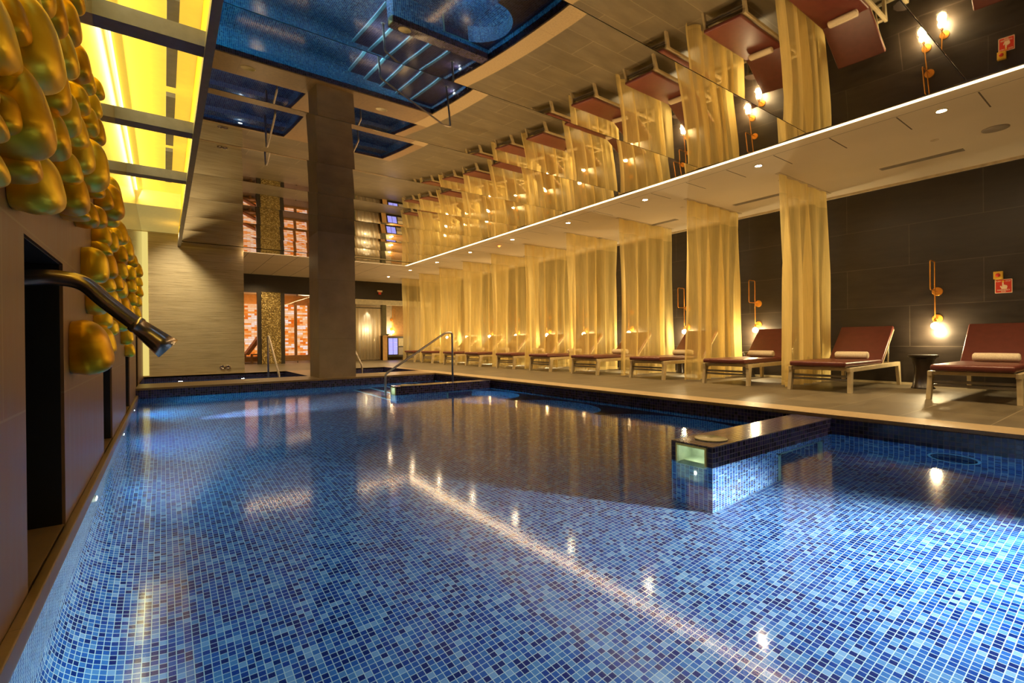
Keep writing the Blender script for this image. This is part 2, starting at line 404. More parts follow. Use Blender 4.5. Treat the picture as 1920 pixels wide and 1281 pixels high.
# ------------------------------------------------------------------ floors
m = MB(); m.box(XD, XW + 0.3, Y0, YH + 4.0, -0.15, 0)
m.box(1.0, XD, SP_Y1 + 0.1, YH + 4.0, -0.15, 0)
o = m.build('floor', M['deck'], kind='structure'); structl(o, 'brown grey porcelain tiled deck under the loungers', 'floor')
m = MB(); m.box(XC, XD, Y0, SP_Y0 - 0.001, -0.035, 0.001)
m.build('trim_1', M['coping'], kind='structure')
m = MB(); m.box(XL, XC, YP, SP_Y0, -0.035, 0.0); m.box(2.52, 3.2, SP_Y0, SP_Y1, -0.035, 0); m.box(5.12, XD, SP_Y0, SP_Y1, -0.035, 0)
m.box(XL - 0.05, XD, SP_Y1, SP_Y1 + 0.1, -0.035, 0)
m.build('floor_walkway', M['walkway'], kind='structure')

# ------------------------------------------------------------------ main pool basin
def profile_strip(m, prof, y0, y1, axis='y'):
    """prof: list of (a,z); swept along the other horizontal axis, UV = (sweep, arc length)"""
    L = [0]
    for i in range(1, len(prof)): L.append(L[-1] + math.hypot(prof[i][0] - prof[i - 1][0], prof[i][1] - prof[i - 1][1]))
    P = (lambda a, t, z: (a, t, z)) if axis == 'y' else (lambda a, t, z: (t, a, z))
    for i in range(len(prof) - 1):
        m.face([P(prof[i][0], y0, prof[i][1]), P(prof[i][0], y1, prof[i][1]), P(prof[i + 1][0], y1, prof[i + 1][1]), P(prof[i + 1][0], y0, prof[i + 1][1])],
               [(y0, -L[i] + prof[0][1]), (y1, -L[i] + prof[0][1]), (y1, -L[i + 1] + prof[0][1]), (y0, -L[i + 1] + prof[0][1])], True)
def cove(x, sgn, ztop, r):
    pts = [(x, ztop), (x, ZF + r)]
    for i in range(1, 11):
        a = i / 10 * PI / 2; pts.append((x + sgn * r * (1 - math.cos(a)), ZF + r * (1 - math.sin(a))))
    return pts
basin = MB(); basin.face([(XL, Y0, ZF), (XC, Y0, ZF), (XC, YP, ZF), (XL, YP, ZF)])
b_o = basin.build('pool_basin', M['mosaic'], kind='structure', merge=False)
structl(b_o, 'blue glass mosaic floor of the main pool', 'pool')
m = MB(); profile_strip(m, cove(XL + 0.02, 1, -0.12, 0.42), Y0, YP); m.build('basin_wall', M['mosaic'], b_o, merge=False)
m = MB(); profile_strip(m, cove(XC, -1, ZW, 0.40), Y0, YP); m.build('basin_wall', M['mosaic_wall'], b_o, merge=False)
m = MB(); profile_strip(m, cove(YP, -1, ZW, 0.30), XL, XC, 'x'); m.build('basin_wall', M['mosaic'], b_o, merge=False)
# dark waterline band above the water
m = MB(); m.face([(XC, Y0, ZW - 0.005), (XC, YP, ZW - 0.005), (XC, YP, -0.03), (XC, Y0, -0.03)]); m.face([(XL, YP, ZW - 0.005), (XC, YP, ZW - 0.005), (XC, YP, -0.03), (XL, YP, -0.03)])
m.build('waterline_band', M['mosaic_dim'], b_o, merge=False)
m = MB(); m.face([(XL, Y0, -1.2), (XC, Y0, -1.2), (XC, Y0, 0), (XL, Y0, 0)]); m.build('basin_wall', M['mosaic'], b_o, merge=False)

# underwater bench between the dividers, scalloped by three seat niches
D1 = (1.87, 2.20); D2 = (7.60, 7.88)
def bench_front(y):
    for c, r, d in ((3.22, 0.90, 0.60), (5.12, 0.82, 0.56), (6.92, 0.74, 0.62)):
        t = (y - c) / r
        if abs(t) < 1: return 4.34 + d * math.sqrt(1 - t * t)
    return 4.34
ys = [D1[1] + (D2[0] - D1[1]) * i / 220 for i in range(221)]
m = MB(); zb = -0.36
for i in range(220):
    a, b = ys[i], ys[i + 1]; xa, xb = bench_front(a), bench_front(b)
    m.face([(xa, a, zb), (XC, a, zb), (XC, b, zb), (xb, b, zb)])
m.build('bench_top', M['bench'], b_o, merge=False)
m = MB(); L = 0
for i in range(220):
    a, b = ys[i], ys[i + 1]; xa, xb = bench_front(a), bench_front(b); d = math.hypot(xb - xa, b - a)
    m.face([(xa, a, ZF), (xa, a, zb), (xb, b, zb), (xb, b, ZF)], [(L, ZF), (L, zb), (L + d, zb), (L + d, ZF)], True); L += d
m.build('bench_riser', M['mosaic'], b_o, merge=False)
# entry steps in the far right corner
for k in range(5):
    x0 = 3.12 + 0.34 * k; zt = ZF + 0.145 * (k + 1)
    x1 = XC if k == 4 else x0 + 0.34
    m = MB(); m.box(x0, x1 + 0.0, D2[1], YP, ZF, zt)
    st = m.build('pool_step', M['bench'], b_o)
    m = MB(); m.box(x0 - 0.006, x0 + 0.05, D2[1], YP - 0.002, zt - 0.05, zt + 0.004); m.build('nosing', M['nosing'], st)

# water
m = MB(); m.face([(XL + 0.02, Y0, ZW), (XC, Y0, ZW), (XC, YP, ZW), (XL + 0.02, YP, ZW)])
o = m.build('water', M['water'], kind='structure', merge=False); structl(o, 'still clear water of the main pool', 'water')

# dividers
def divider(x0, y0, y1, label):
    t = thing('pool_divider', label, 'pool wall', (x0, y0, 0))
    zt = -0.03; L = XC - x0; W = y1 - y0
    g0, g1, gz = 0.93, 1.75, -0.34      # underwater pass-through
    a0, a1, z0, z1, f, cd = 0.055, W - 0.055, -0.215, -0.055, 0.012, 0.16
    m = MB(); m.box(cd, L, 0, W, ZW - 0.004, zt); m.box(0, cd, 0, a0, ZW - 0.004, zt); m.box(0, cd, a1, W, ZW - 0.004, zt); m.box(0, cd, a0, a1, z1, zt)
    m.build('waterline_course', M['mosaic_dim'], t)
    m = MB(); m.box(0, cd, 0, W, ZF, z0); m.box(0, cd, 0, a0, z0, ZW - 0.004, 't'); m.box(0, cd, a1, W, z0, ZW - 0.004, 't'); m.box(cd, g0, 0, W, ZF, ZW - 0.004, 't'); m.box(g0, g1, 0, W, gz, ZW - 0.004, 't'); m.box(g1, L, 0, W, ZF, ZW - 0.004, 't')
    m.build('submerged_wall', M['mosaic_wall'], t)
    for yy in (-0.006, W - 0.02):
        m = MB(); m.box(g0, g0 + 0.035, yy, yy + 0.026, ZF, gz); m.box(g0, g1, yy, yy + 0.026, gz - 0.035, gz); m.box(g1 - 0.035, g1, yy, yy + 0.026, ZF, gz)
        m.build('opening_frame', M['trimgreen'], t)
    sk = MB()
    sk.box(-0.010, 0.004, a0 - f, a0, z0 - f, z1 + f); sk.box(-0.010, 0.004, a1, a1 + f, z0 - f, z1 + f); sk.box(-0.010, 0.004, a0, a1, z1, z1 + f); sk.box(-0.010, 0.004, a0, a1, z0 - f, z0)
    s_o = sk.build('skimmer_frame', M['skim'], t)
    q = MB(); q.box(0.0, cd, a0, a0 + 0.003, z0, z1); q.box(0.0, cd, a1 - 0.003, a1, z0, z1); q.box(0, cd, a0, a1, z1 - 0.003, z1); q.box(0, cd, a0, a1, z0, z0 + 0.003); q.box(cd - 0.003, cd, a0, a1, z0, z1)
    q.build('throat', M['skim'], s_o)
    q = MB(); q.hexa([(0.006, a0 + 0.003, z0 + 0.02), (cd - 0.003, a0 + 0.003, z0 + 0.055), (cd - 0.003, a1 - 0.003, z0 + 0.055), (0.006, a1 - 0.003, z0 + 0.02)], [(0.006, a0 + 0.003, z0 + 0.026), (cd - 0.003, a0 + 0.003, z0 + 0.061), (cd - 0.003, a1 - 0.003, z0 + 0.061), (0.006, a1 - 0.003, z0 + 0.026)])
    q.build('weir_flap', M['skim'], s_o)
    point('skimmer_fill', (x0 + 0.05, (y0 + y1) / 2, -0.10), 0.12, (0.85, 1.0, 0.75), 0.01)  # fill light added inside the skimmer to brighten its throat
    return t
divider(3.05, D1[0], D1[1], 'tiled divider wall jutting into the pool nearest the camera')
divider(3.13, D2[0], D2[1], 'tiled divider wall jutting into the pool beside the slanted handrail')
def lid(x, y, z, r, label):
    m = MB(); m.lathe([(r * 0.98, 0), (r, 0.004), (r, 0.008), (r * 0.93, 0.010), (r * 0.93, 0.0085), (0.012, 0.0085), (0.010, 0.006), (0.001, 0.006)], seg=40)
    o = m.build('skimmer_lid', M['lid'], loc=(x, y, z)); tag(o, label, 'lid', 'skimmer lids'); return o
lid(3.30, 2.035, -0.03, 0.115, 'round cream skimmer lid on the divider nearest the camera')
lid(3.37, 7.74, -0.03, 0.11, 'round cream skimmer lid on the divider beside the slanted handrail')
lid(1.35, 10.4, 0.0, 0.13, 'round cream lid on the walkway in front of the left small pool')
lid(4.05, 10.6, 0.0, 0.13, 'round cream lid on the walkway in front of the right small pool')

# suction cover and lamps on the pool walls
m = MB(); m.lathe([(0.16, 0), (0.16, -0.015), (0.145, -0.02), (0.14, -0.012)], (0, 0, 0), 36, 'x', caps=False)
cov = m.build('suction_cover', M['nosing'], loc=(XC, 1.02, -0.49)); tag(cov, 'round slotted suction cover on right pool wall underwater', 'drain cover')
for k in range(5):
    h = -0.09 + 0.045 * k; w = math.sqrt(0.14 ** 2 - h * h)
    m = MB(); m.box(-0.012, -0.004, -w, w, h - 0.008, h + 0.008); m.build('grille_bar', M['black'], cov)
def poollamp(x, y, z, axis, label, sgn=1):
    m = MB(); m.lathe([(0.055, 0), (0.055, sgn * 0.012), (0.045, sgn * 0.016)], (0, 0, 0), 24, axis, caps=False)
    o = m.build('pool_lamp', M['skim'], loc=(x, y, z)); tag(o, label, 'pool lamp', 'underwater lamps')
    m = MB(); m.lathe([(0.046, sgn * 0.012), (0.03, sgn * 0.017), (0.001, sgn * 0.018)], (0, 0, 0), 24, axis); m.build('lens', M['uwlamp'], o)
poollamp(XL + 0.02, 3.90, -0.37, 'x', 'small glowing lamp on left pool wall, nearest one')
poollamp(XL + 0.02, 6.42, -0.42, 'x', 'small glowing lamp on left pool wall, middle one')
poollamp(XL + 0.02, 8.60, -0.45, 'x', 'small glowing lamp on left pool wall, closest to the far end')

# ------------------------------------------------------------------ small pools behind
def spa(x0, x1, name_label, rail_x):
    m = MB(); zf = -0.9
    m.face([(x0, SP_Y0, zf), (x1, SP_Y0, zf), (x1, SP_Y1, zf), (x0, SP_Y1, zf)])
    b = m.build('small_pool_basin', M['mosaic_wall'], kind='structure', merge=False); structl(b, name_label, 'pool')
    m = MB()
    for (a, c) in (((x0, SP_Y0), (x1, SP_Y0)), ((x1, SP_Y0), (x1, SP_Y1)), ((x1, SP_Y1), (x0, SP_Y1)), ((x0, SP_Y1), (x0, SP_Y0))):
        m.face([(a[0], a[1], zf), (c[0], c[1], zf), (c[0], c[1], -0.125), (a[0], a[1], -0.125)])
        wb = MB() if a == (x0, SP_Y0) else wb; wb.face([(a[0], a[1], -0.125), (c[0], c[1], -0.125), (c[0], c[1], 0.0), (a[0], a[1], 0.0)])
    m.build('basin_wall', M['mosaic_wall'], b, merge=False); wb.build('waterline_band', M['mosaic_dim'], b, merge=False)
    m = MB(); m.box(x0 + 0.001, x1 - 0.001, SP_Y1 - 0.45, SP_Y1 - 0.001, zf, -0.45); m.build('bench', M['mosaic_wall'], b)
    m = MB(); m.face([(x0, SP_Y0, -0.12), (x1, SP_Y0, -0.12), (x1, SP_Y1, -0.12), (x0, SP_Y1, -0.12)])
    o = m.build('water_small_pool', M['water'], kind='structure', merge=False); structl(o, 'dark water of ' + name_label, 'water')
spa(XL + 0.02, 2.50, 'small navy tiled pool left of the pillar', 1.98)
spa(3.22, 5.10, 'small navy tiled pool right of the pillar', 3.9)
poollamp(0.3, SP_Y1 - 0.001, -0.28, 'y', 'glowing lamp in the left small pool, left one', -1)
poollamp(1.55, SP_Y1 - 0.001, -0.28, 'y', 'glowing lamp in the left small pool, right one', -1)
poollamp(3.9, SP_Y1 - 0.001, -0.28, 'y', 'glowing lamp in the small pool right of the pillar', -1)
poollamp(XC - 0.001, 8.75, -0.27, 'x', 'glowing lamp beside the top pool step', -1)

def arc_path(pts, r=0.07, n=6):
    """polyline with rounded corners"""
    P = [Vector(p) for p in pts]; out = [P[0]]
    for i in range(1, len(P) - 1):
        a = (P[i - 1] - P[i]).normalized(); b = (P[i + 1] - P[i]).normalized()
        rr = min(r, (P[i - 1] - P[i]).length * .45, (P[i + 1] - P[i]).length * .45)
        s, e = P[i] + a * rr, P[i] + b * rr
        for k in range(n + 1):
            t = k / n; out.append((1 - t) ** 2 * s + 2 * t * (1 - t) * P[i] + t * t * e)
    out.append(P[-1]); return out
def rail(pts, label, r=0.021, cups=()):
    t = thing('pool_handrail', label, 'handrail', pts[0])
    o0 = Vector(pts[0])
    m = MB(); m.tube([p - o0 for p in arc_path(pts, 0.055)], r, 14); m.build('rail_tube', M['steel'], t)
    for c in cups:
        q = Vector(c) - o0
        m = MB(); m.lathe([(0.045, 0), (0.045, 0.006), (0.026, 0.016), (0.022, 0.016)], tuple(q), 20); m.build('base_cup', M['steel'], t)
rail([(3.33, 8.62, -0.93), (3.33, 8.62, 0.12), (4.60, 8.62, 0.895), (4.75, 8.62, 0.895), (4.75, 8.62, -0.355)], 'slanted steel handrail over the pool steps', cups=[(3.33, 8.62, -0.934), (4.75, 8.62, -0.355)])
rail([(1.99, 11.25, -0.9), (1.99, 11.25, 0.03), (2.00, 12.5, 0.88), (2.00, 12.62, 0.88), (2.00, 12.62, -0.9)], 'steel handrail in the small pool left of the pillar')
rail([(3.86, 11.5, -0.9), (3.86, 11.5, 0.16), (3.86, 12.55, 0.88), (3.86, 12.67, 0.88), (3.86, 12.67, -0.9)], 'steel handrail partly hidden behind the pillar')

# ------------------------------------------------------------------ left wall with openings
OPN = [(2.28, 3.05), (4.83, 5.58), (7.46, 8.30), (10.15, 10.95)]
m = MB(); zs, zt = -0.14, 1.10; XB = -1.2
prev = Y0
for (a, b) in OPN:
    m.box(XB, XL, prev, a, -0.2, zt); prev = b
m.box(XB, XL, prev, YC + 0.4, -0.2, zt)
m.box(XB, XL, Y0, YC + 0.4, zt, 3.62)
m.box(XB, XL - 0.0, Y0, YC + 0.4, -1.2, zs)
o = m.build('wall_left', M['stone'], kind='structure', merge=False); structl(o, 'brown stone wall along the left of the pool', 'wall')
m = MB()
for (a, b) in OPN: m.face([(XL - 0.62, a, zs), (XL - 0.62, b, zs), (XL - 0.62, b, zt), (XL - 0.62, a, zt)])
m.build('recess_shade_back', M['black'], o, merge=False)  # black stands in for deep shade on the recess back
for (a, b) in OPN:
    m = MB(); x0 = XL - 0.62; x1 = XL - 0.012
    m.box(x0, x1, a, a + 0.004, zs, zt); m.box(x0, x1, b - 0.004, b, zs, zt); m.box(x0, x1, a, b, zt - 0.004, zt); m.build('recess_shade', M['black'], o)  # black faces put the recess shade into colour; the stone itself is brown
m = MB()
for (a, b) in OPN: m.box(XL - 0.5, XL - 0.005, a + 0.002, b - 0.002, zs, zs + 0.025)
m.build('opening_sill', M['walkway'], o)
m = MB(); m.box(XL, XL + 0.035, Y0, YP, -0.20, -0.115); m.build('trim_2', M['walkway'], kind='structure', bevel=0.006)
# wall behind the recess is the same thickness of masonry
m = MB(); m.box(XL + 0.0005, XL + 0.003, Y0, YC, 1.95, ZK); m.build('polished_upper_panel', M['olive'], o)
# ------------------------------------------------------------------ fountain spout
def P3(x, y, z): return Vector((x, y, z))
sp = thing('fountain_spout', 'curved steel water spout arching out of the nearest wall opening', 'spout', (-0.9, 2.62, 0.86))
so = Vector((-0.9, 2.62, 0.86))
ctrl = [(-0.98, 0.80), (-0.70, 0.93), (-0.44, 0.985), (-0.34, 0.992), (-0.265, 0.972), (-0.20, 0.905), (-0.09, 0.800)]
def cat(ctrl, n=7):
    out = []; C = [ctrl[0]] + ctrl + [ctrl[-1]]
    for i in range(1, len(C) - 2):
        p0, p1, p2, p3 = [Vector(c) for c in C[i - 1:i + 3]]
        for k in range(n):
            t = k / n
            out.append(0.5 * ((2 * p1) + (-p0 + p2) * t + (2 * p0 - 5 * p1 + 4 * p2 - p3) * t * t + (-p0 + 3 * p1 - 3 * p2 + p3) * t ** 3))
    out.append(Vector(ctrl[-1])); return out
pp = [Vector((p[0], 2.65, p[1])) - so for p in cat(ctrl)]
m = MB(); m.tube(pp, 0.031, 20); m.build('spout_pipe', M['dsteel'], sp)
a = pp[-1]; d = (pp[-1] - pp[-3]).normalized()
m = MB(); m.tube([a - d * 0.02, a, a + d * 0.005, a + d * 0.05, a + d * 0.10, a + d * 0.145, a + d * 0.148, a + d * 0.13], 0.04, 28,
                 squash=[(0.9, 0.9), (0.95, 0.95), (0.86, 0.86), (1.0, 1.0), (1.15, 1.15), (1.4, 1.3), (1.3, 1.2), (1.2, 1.1)])
m.build('fan_nozzle', M['dsteel'], sp)

# ------------------------------------------------------------------ gold wall pieces
PEB = [(1.549,1.439,0.173,0.107),(1.79,1.58,0.129,0.095),(1.986,1.714,0.142,0.095),(1.906,1.584,0.229,0.142),(2.364,1.931,0.163,0.101),(2.811,2.124,0.153,0.095),(2.911,2.3,0.126,0.095),(2.55,1.875,0.174,0.108),(3.14,2.102,0.157,0.097),(3.349,2.116,0.127,0.095),(3.838,2.278,0.109,0.095),(3.666,2.11,0.137,0.095),(3.106,1.911,0.12,0.095),(3.51,1.957,0.134,0.095),(3.822,2.019,0.159,0.099),(2.397,1.665,0.17,0.105),(2.72,1.695,0.163,0.101),(1.826,1.406,0.135,0.095),(1.799,1.35,0.217,0.134),(1.722,1.299,0.1,0.095),(1.532,1.218,0.067,0.095),(2.459,1.509,0.147,0.095),(2.93,1.705,0.162,0.101),(3.03,1.636,0.186,0.115),(1.899,1.247,0.115,0.095),(2.152,1.248,0.179,0.111),(2.774,1.484,0.13,0.095),(2.908,1.409,0.17,0.106),(3.695,1.833,0.138,0.095),(3.378,1.678,0.234,0.145),(3.478,1.648,0.127,0.095),(3.799,1.661,0.108,0.095),(4.858,1.926,0.185,0.115),(4.617,1.777,0.23,0.143),(4.749,1.715,0.177,0.11),(5.536,1.725,0.199,0.123),(3.949,1.519,0.119,0.095),(3.455,1.431,0.126,0.095),(3.033,1.345,0.064,0.095),(4.243,1.462,0.136,0.095),(4.231,1.367,0.089,0.095),(4.916,1.534,0.15,0.095),(6.013,1.606,0.16,0.099),(6.649,1.745,0.201,0.124),(9.23,1.853,0.201,0.125),(3.73,1.186,0.186,0.116),(4.422,1.286,0.183,0.113),(6.041,1.45,0.156,0.096),(4.554,1.163,0.108,0.095),(5.869,1.253,0.166,0.103),(3.927,1.004,0.161,0.1),(4.293,0.898,0.123,0.095),(4.848,1.088,0.115,0.095),(3.325,0.711,0.244,0.151),(4.247,0.743,0.179,0.111),(4.813,0.854,0.114,0.095),(5.901,0.946,0.172,0.107),(6.796,0.818,0.17,0.105),(7.394,0.658,0.147,0.095),(10.111,1.769,0.159,0.099),(10.113,1.605,0.168,0.104),(9.716,1.407,0.161,0.1),(8.99,1.193,0.172,0.107),(8.328,1.866,0.159,0.099),(7.766,1.631,0.162,0.1),(7.845,1.475,0.163,0.101),(7.926,1.317,0.165,0.102),(7.08,1.103,0.171,0.106),(6.828,1.872,0.147,0.095),(5.426,1.673,0.12,0.095),(4.408,1.756,0.149,0.095),(4.473,1.253,0.094,0.095),(5.425,1.265,0.139,0.095),(5.194,1.057,0.133,0.095),(1.679,1.445,0.101,0.095),(1.519,1.127,0.093,0.095),(1.463,1.272,0.085,0.095),(1.449,1.399,0.106,0.095),(2.169,1.887,0.153,0.095),(8.78,1.016,0.161,0.1),(6.329,1.133,0.163,0.101)]
def spow(v, e): return math.copysign(abs(v) ** e, v)
def pebble(h, w, p, sag):
    """pillow-like relief piece: squarish outline, swollen body, slightly undercut at the wall"""
    m = MB(); rows = []; NU, NV = 32, 14
    prof = [(0.93, 0.0)] + [(math.cos(a) ** 0.62, 0.10 + 0.90 * math.sin(a) ** 0.72) for a in [k / 13 * PI / 2 for k in range(1, 13)]] + [(0.002, 1.0)]
    for r, q in prof:
        row = []
        for j in range(NU):
            th = 2 * PI * j / NU
            cx = spow(math.cos(th), 0.60); sz = spow(math.sin(th), 0.60)
            xx = p * q * (1 - sag * sz * r)
            row.append((xx, cx * r * w / 2 * (1 - 0.08 * sz), sz * r * h / 2 - 0.02 * h * q))
        rows.append(row)
    m.grid(rows, closed=True)
    return m
cols = {}
for i, q in enumerate(PEB): cols.setdefault(int((q[0] - 1.5) / 0.62), []).append(i)
names = {}
for ci, (ck, idx) in enumerate(sorted(cols.items())):
    idx.sort(key=lambda i: PEB[i][1])
    for r, i in enumerate(idx):
        names[i] = 'gold wall pebble, %s column from the camera, %s from its bottom' % (ORD[ci] if ci < len(ORD) else 'farthest', ORD[r])
used = {}
for i, (y, z, h, p) in enumerate(PEB):
    rnd = random.Random(i * 13 + 5)
    h2 = h * 1.16; w = max(0.15, h * (0.95 + 0.35 * rnd.random())); pp_ = p * 1.02
    m = pebble(h2, w, pp_, 0.06 + 0.16 * rnd.random())
    o = m.build('wall_pebble', M['gold'], loc=(XL + 0.001, y, z)); o.rotation_euler = (rnd.uniform(-0.18, 0.18), 0, 0)
    sz_ = 'large ' if h > 0.2 else ('small ' if h < 0.14 else '')
    tag(o, sz_ + names[i], 'wall relief', 'gold pebbles of the wall relief')

# ------------------------------------------------------------------ far stone wall, coffer, pillar
m = MB(); m.box(XL - 0.05, 1.60, YC, YC + 0.35, -0.9, 3.24)
o = m.build('wall_far', M['travertine'], kind='structure', merge=False); structl(o, 'striated grey brown stone wall at the far end', 'wall')
m = MB(); m.box(XL - 0.05, 1.60, YC, YC + 0.35, 3.24, 3.9); m.build('wall_far_upper', M['yellow_pale'], kind='structure')
for k, x in enumerate((1.13, 1.245)):
    m = MB(); m.lathe([(0.055, 0), (0.055, -0.02), (0.045, -0.028), (0.03, -0.028), (0.028, -0.012), (0.001, -0.012)], (0, 0, 0), 24, 'y')
    o = m.build('wall_nozzle', M['dsteel'], loc=(x, YC, 0.15)); tag(o, 'round dark nozzle low on the striated wall, %s of the pair' % ('left' if k == 0 else 'right'), 'nozzle', 'pair of wall nozzles')
# coffer above the left strip
ZK = 3.52; XF0, XF1 = 0.285, 0.335
m = MB(); m.box(XL - 0.1, XF0 + 0.4, Y0, YC + 0.01, ZK, ZK + 0.1); o = m.build('ceiling_coffer', M['yellow_back'], kind='structure'); structl(o, 'yellow lit coffer ceiling along the left wall', 'ceiling')
m = MB(); m.box(XF0 + 0.002, XF0 + 0.03, Y0, YC, ZM - 0.0, ZK); m.build('coffer_side', M['yellow'], o)
m = MB(); m.box(XL, XF0, 10.9, YC, 3.24, ZK); m.build('coffer_end', M['yellow_pale'], o)
m = MB(); m.box(XF0 - 0.012, XF1, Y0, YC, ZM - 0.012, ZM + 0.07); o = m.build('trim_3', M['frame_grey'], kind='structure')
for k in range(-1, 3):
    y = 4.33 + 1.865 * k
    m = MB(); m.box(XL, XF0, y, y + 0.17, ZM + 0.02, ZM + 0.14); o = m.build('ceiling_beam', M['beam'], kind='structure'); structl(o, 'grey cross beam under the yellow coffer', 'beam')
    m = MB(); m.box(0.045, 0.13, y + 0.35, y + 1.96, ZK - 0.05, ZK); o = m.build('ceiling_slot', M['beam'], kind='structure')
m = MB(); m.box(XL + 0.005, XL + 0.022, Y0, 10.9, ZK - 0.03, ZK - 0.012); o = m.build('coffer_light_strip', M['led_y']); tag(o, 'bright yellow white light strip at top of left wall', 'light strip')
m = MB(); m.box(XL + 0.002, XL + 0.11, YC - 0.012, YC - 0.003, 0.02, 3.22); o = m.build('corner_light_strip', emis('corner_glow', (1.0, 0.78, 0.22), 0.5)); tag(o, 'vertical yellow glowing strip in the far left corner', 'light strip')
# pillar
m = MB(); m.box(2.53, 3.27, 10.12, 10.86, 0.0, ZM + 0.01); o = m.build('pillar', M['pillar'], kind='structure'); structl(o, 'square grey brown stone pillar behind the pool', 'pillar')

# ------------------------------------------------------------------ mirror ceiling
XM1 = 5.76
j0 = 1.065; edges = [j0 + 1.30 * k for k in range(-4, 10)] + [13.30]
for a, b in zip(edges[:-1], edges[1:]):
    m = MB(); g = 0.0035; a1, b1 = a + g, b - g; hc = (b1 - a1) / 2; yc = (a1 + b1) / 2
    rows = []; ny, nx = 24, 6
    for i in range(ny + 1):
        y = a1 + (b1 - a1) * i / ny; t = y - yc
        rows.append([(XF1 + (XM1 - XF1) * j / nx, y, ZM - 0.004 + 0.0215 * t ** 2) for j in range(nx + 1)])
    m.grid(rows)
    o = m.build('ceiling_mirror_panel', M['mirror'], kind='structure'); structl(o, 'large mirrored ceiling panel', 'ceiling')
m = MB(); m.box(XF1, XM1, Y0, 13.3, ZM + 0.012, ZM + 0.05); m.build('ceiling_backing', M['mirror_edge'], kind='structure')
# groove lamp and soffits
m = MB(); m.box(XM1, XM1 + 0.02, Y0, 13.32, ZM - 0.004, ZS + 0.1); m.box(1.6, XM1 + 0.02, 13.30, 13.32, ZM - 0.004, ZS + 0.1)
m.build('trim_4', M['cream'], kind='structure')
LX0, LX1 = 5.80, 5.875
m = MB(); m.box(LX0, LX1, Y0, 13.40, ZM + 0.008, ZM + 0.056)
o = m.build('light_strip', M['led']); tag(o, 'long warm white light strip along the right edge of the mirror ceiling', 'light strip')
m = MB(); m.box(1.6, LX0 - 0.001, 13.34, 13.40, ZM + 0.008, ZM + 0.056)
o = m.build('light_strip', M['led']); tag(o, 'warm white light strip across the far end of the mirror ceiling', 'light strip')
m = MB(); m.box(5.9, XW + 0.3, Y0, 13.32, ZS, ZS + 0.2); m.box(5.9, XW + 0.3, 13.32, YH + 0.05, ZS, ZS + 0.2)
o = m.build('ceiling', M['soffit'], kind='structure'); structl(o, 'cream plaster soffit above the loungers', 'ceiling')
m = MB(); m.box(XM1 + 0.02, 5.93, Y0, 13.44, ZM + 0.055, ZS + 0.02); m.box(1.6, XM1 + 0.02, 13.325, 13.44, ZM + 0.055, ZS + 0.02); m.build('trim_5', M['cream'], kind='structure')
m = MB(); m.box(1.2, 5.9, 13.32, YH + 0.05, ZS, ZS + 0.2); m.build('ceiling_far', M['soffit_far'], kind='structure')

# ------------------------------------------------------------------ right wall, rear wall
m = MB(); m.box(XW, XW + 0.3, Y0, YH + 4, 0, ZS - 0.0)
o = m.build('wall_right', M['slate'], kind='structure'); structl(o, 'dark slate tiled wall behind the loungers', 'wall')
m = MB(); m.box(XW - 0.03, XW, Y0, YH, ZS - 0.035, ZS); m.build('trim_6', M['cream'], kind='structure')
m = MB(); m.box(XW - 0.012, XW, Y0, YH, 0, 0.035); m.build('baseboard_right', M['lid'], kind='structure')
m = MB(); m.box(XL - 0.8, XW + 0.3, Y0 - 0.2, Y0, -1.2, 3.7); m.build('wall_rear', M['slate'], kind='structure')

# ------------------------------------------------------------------ far end: header, glazed lounge, door, counter
m = MB(); m.box(1.2, 5.9, YH, YH + 0.25, 2.44, ZS); m.box(5.9, XW, YH, YH + 0.25, 2.36, ZS)
o = m.build('wall_header', M['dark_header'], kind='structure'); structl(o, 'dark brown header band above the far openings', 'wall')
m = MB(); m.box(2.69, 3.29, YH - 0.02, YH + 0.4, 0, 2.46); o = m.build('pillar_mosaic', M['goldmosaic'], kind='structure'); structl(o, 'gold mosaic column between two dark posts', 'pillar')
for i, (x0, x1) in enumerate(((2.57, 2.685), (3.295, 3.42))):
    m = MB(); m.box(x0, x1, YH, YH + 0.15, 0, 2.44); m.build('door_post', M['glass_dark'], kind='structure')
for i, (x0, x1) in enumerate(((1.6, 2.56), (3.43, 5.7))):
    m = MB(); m.box(x0, x1, YH + 0.06, YH + 0.07, 0.012, 2.43)
    w = m.build('window_%d' % (i + 1), M['pane'], kind='structure'); structl(w, 'frameless glass pane of the lounge', 'window')
    for q in (0.18, 0.42):
        for zz in (0.0, 2.36):
            m = MB(); m.box(x0 + (x1 - x0) * q - 0.012, x0 + (x1 - x0) * q + 0.012, YH + 0.045, YH + 0.085, zz + 0.01, zz + 0.075); m.build('clamp', M['glass_dark'], w)
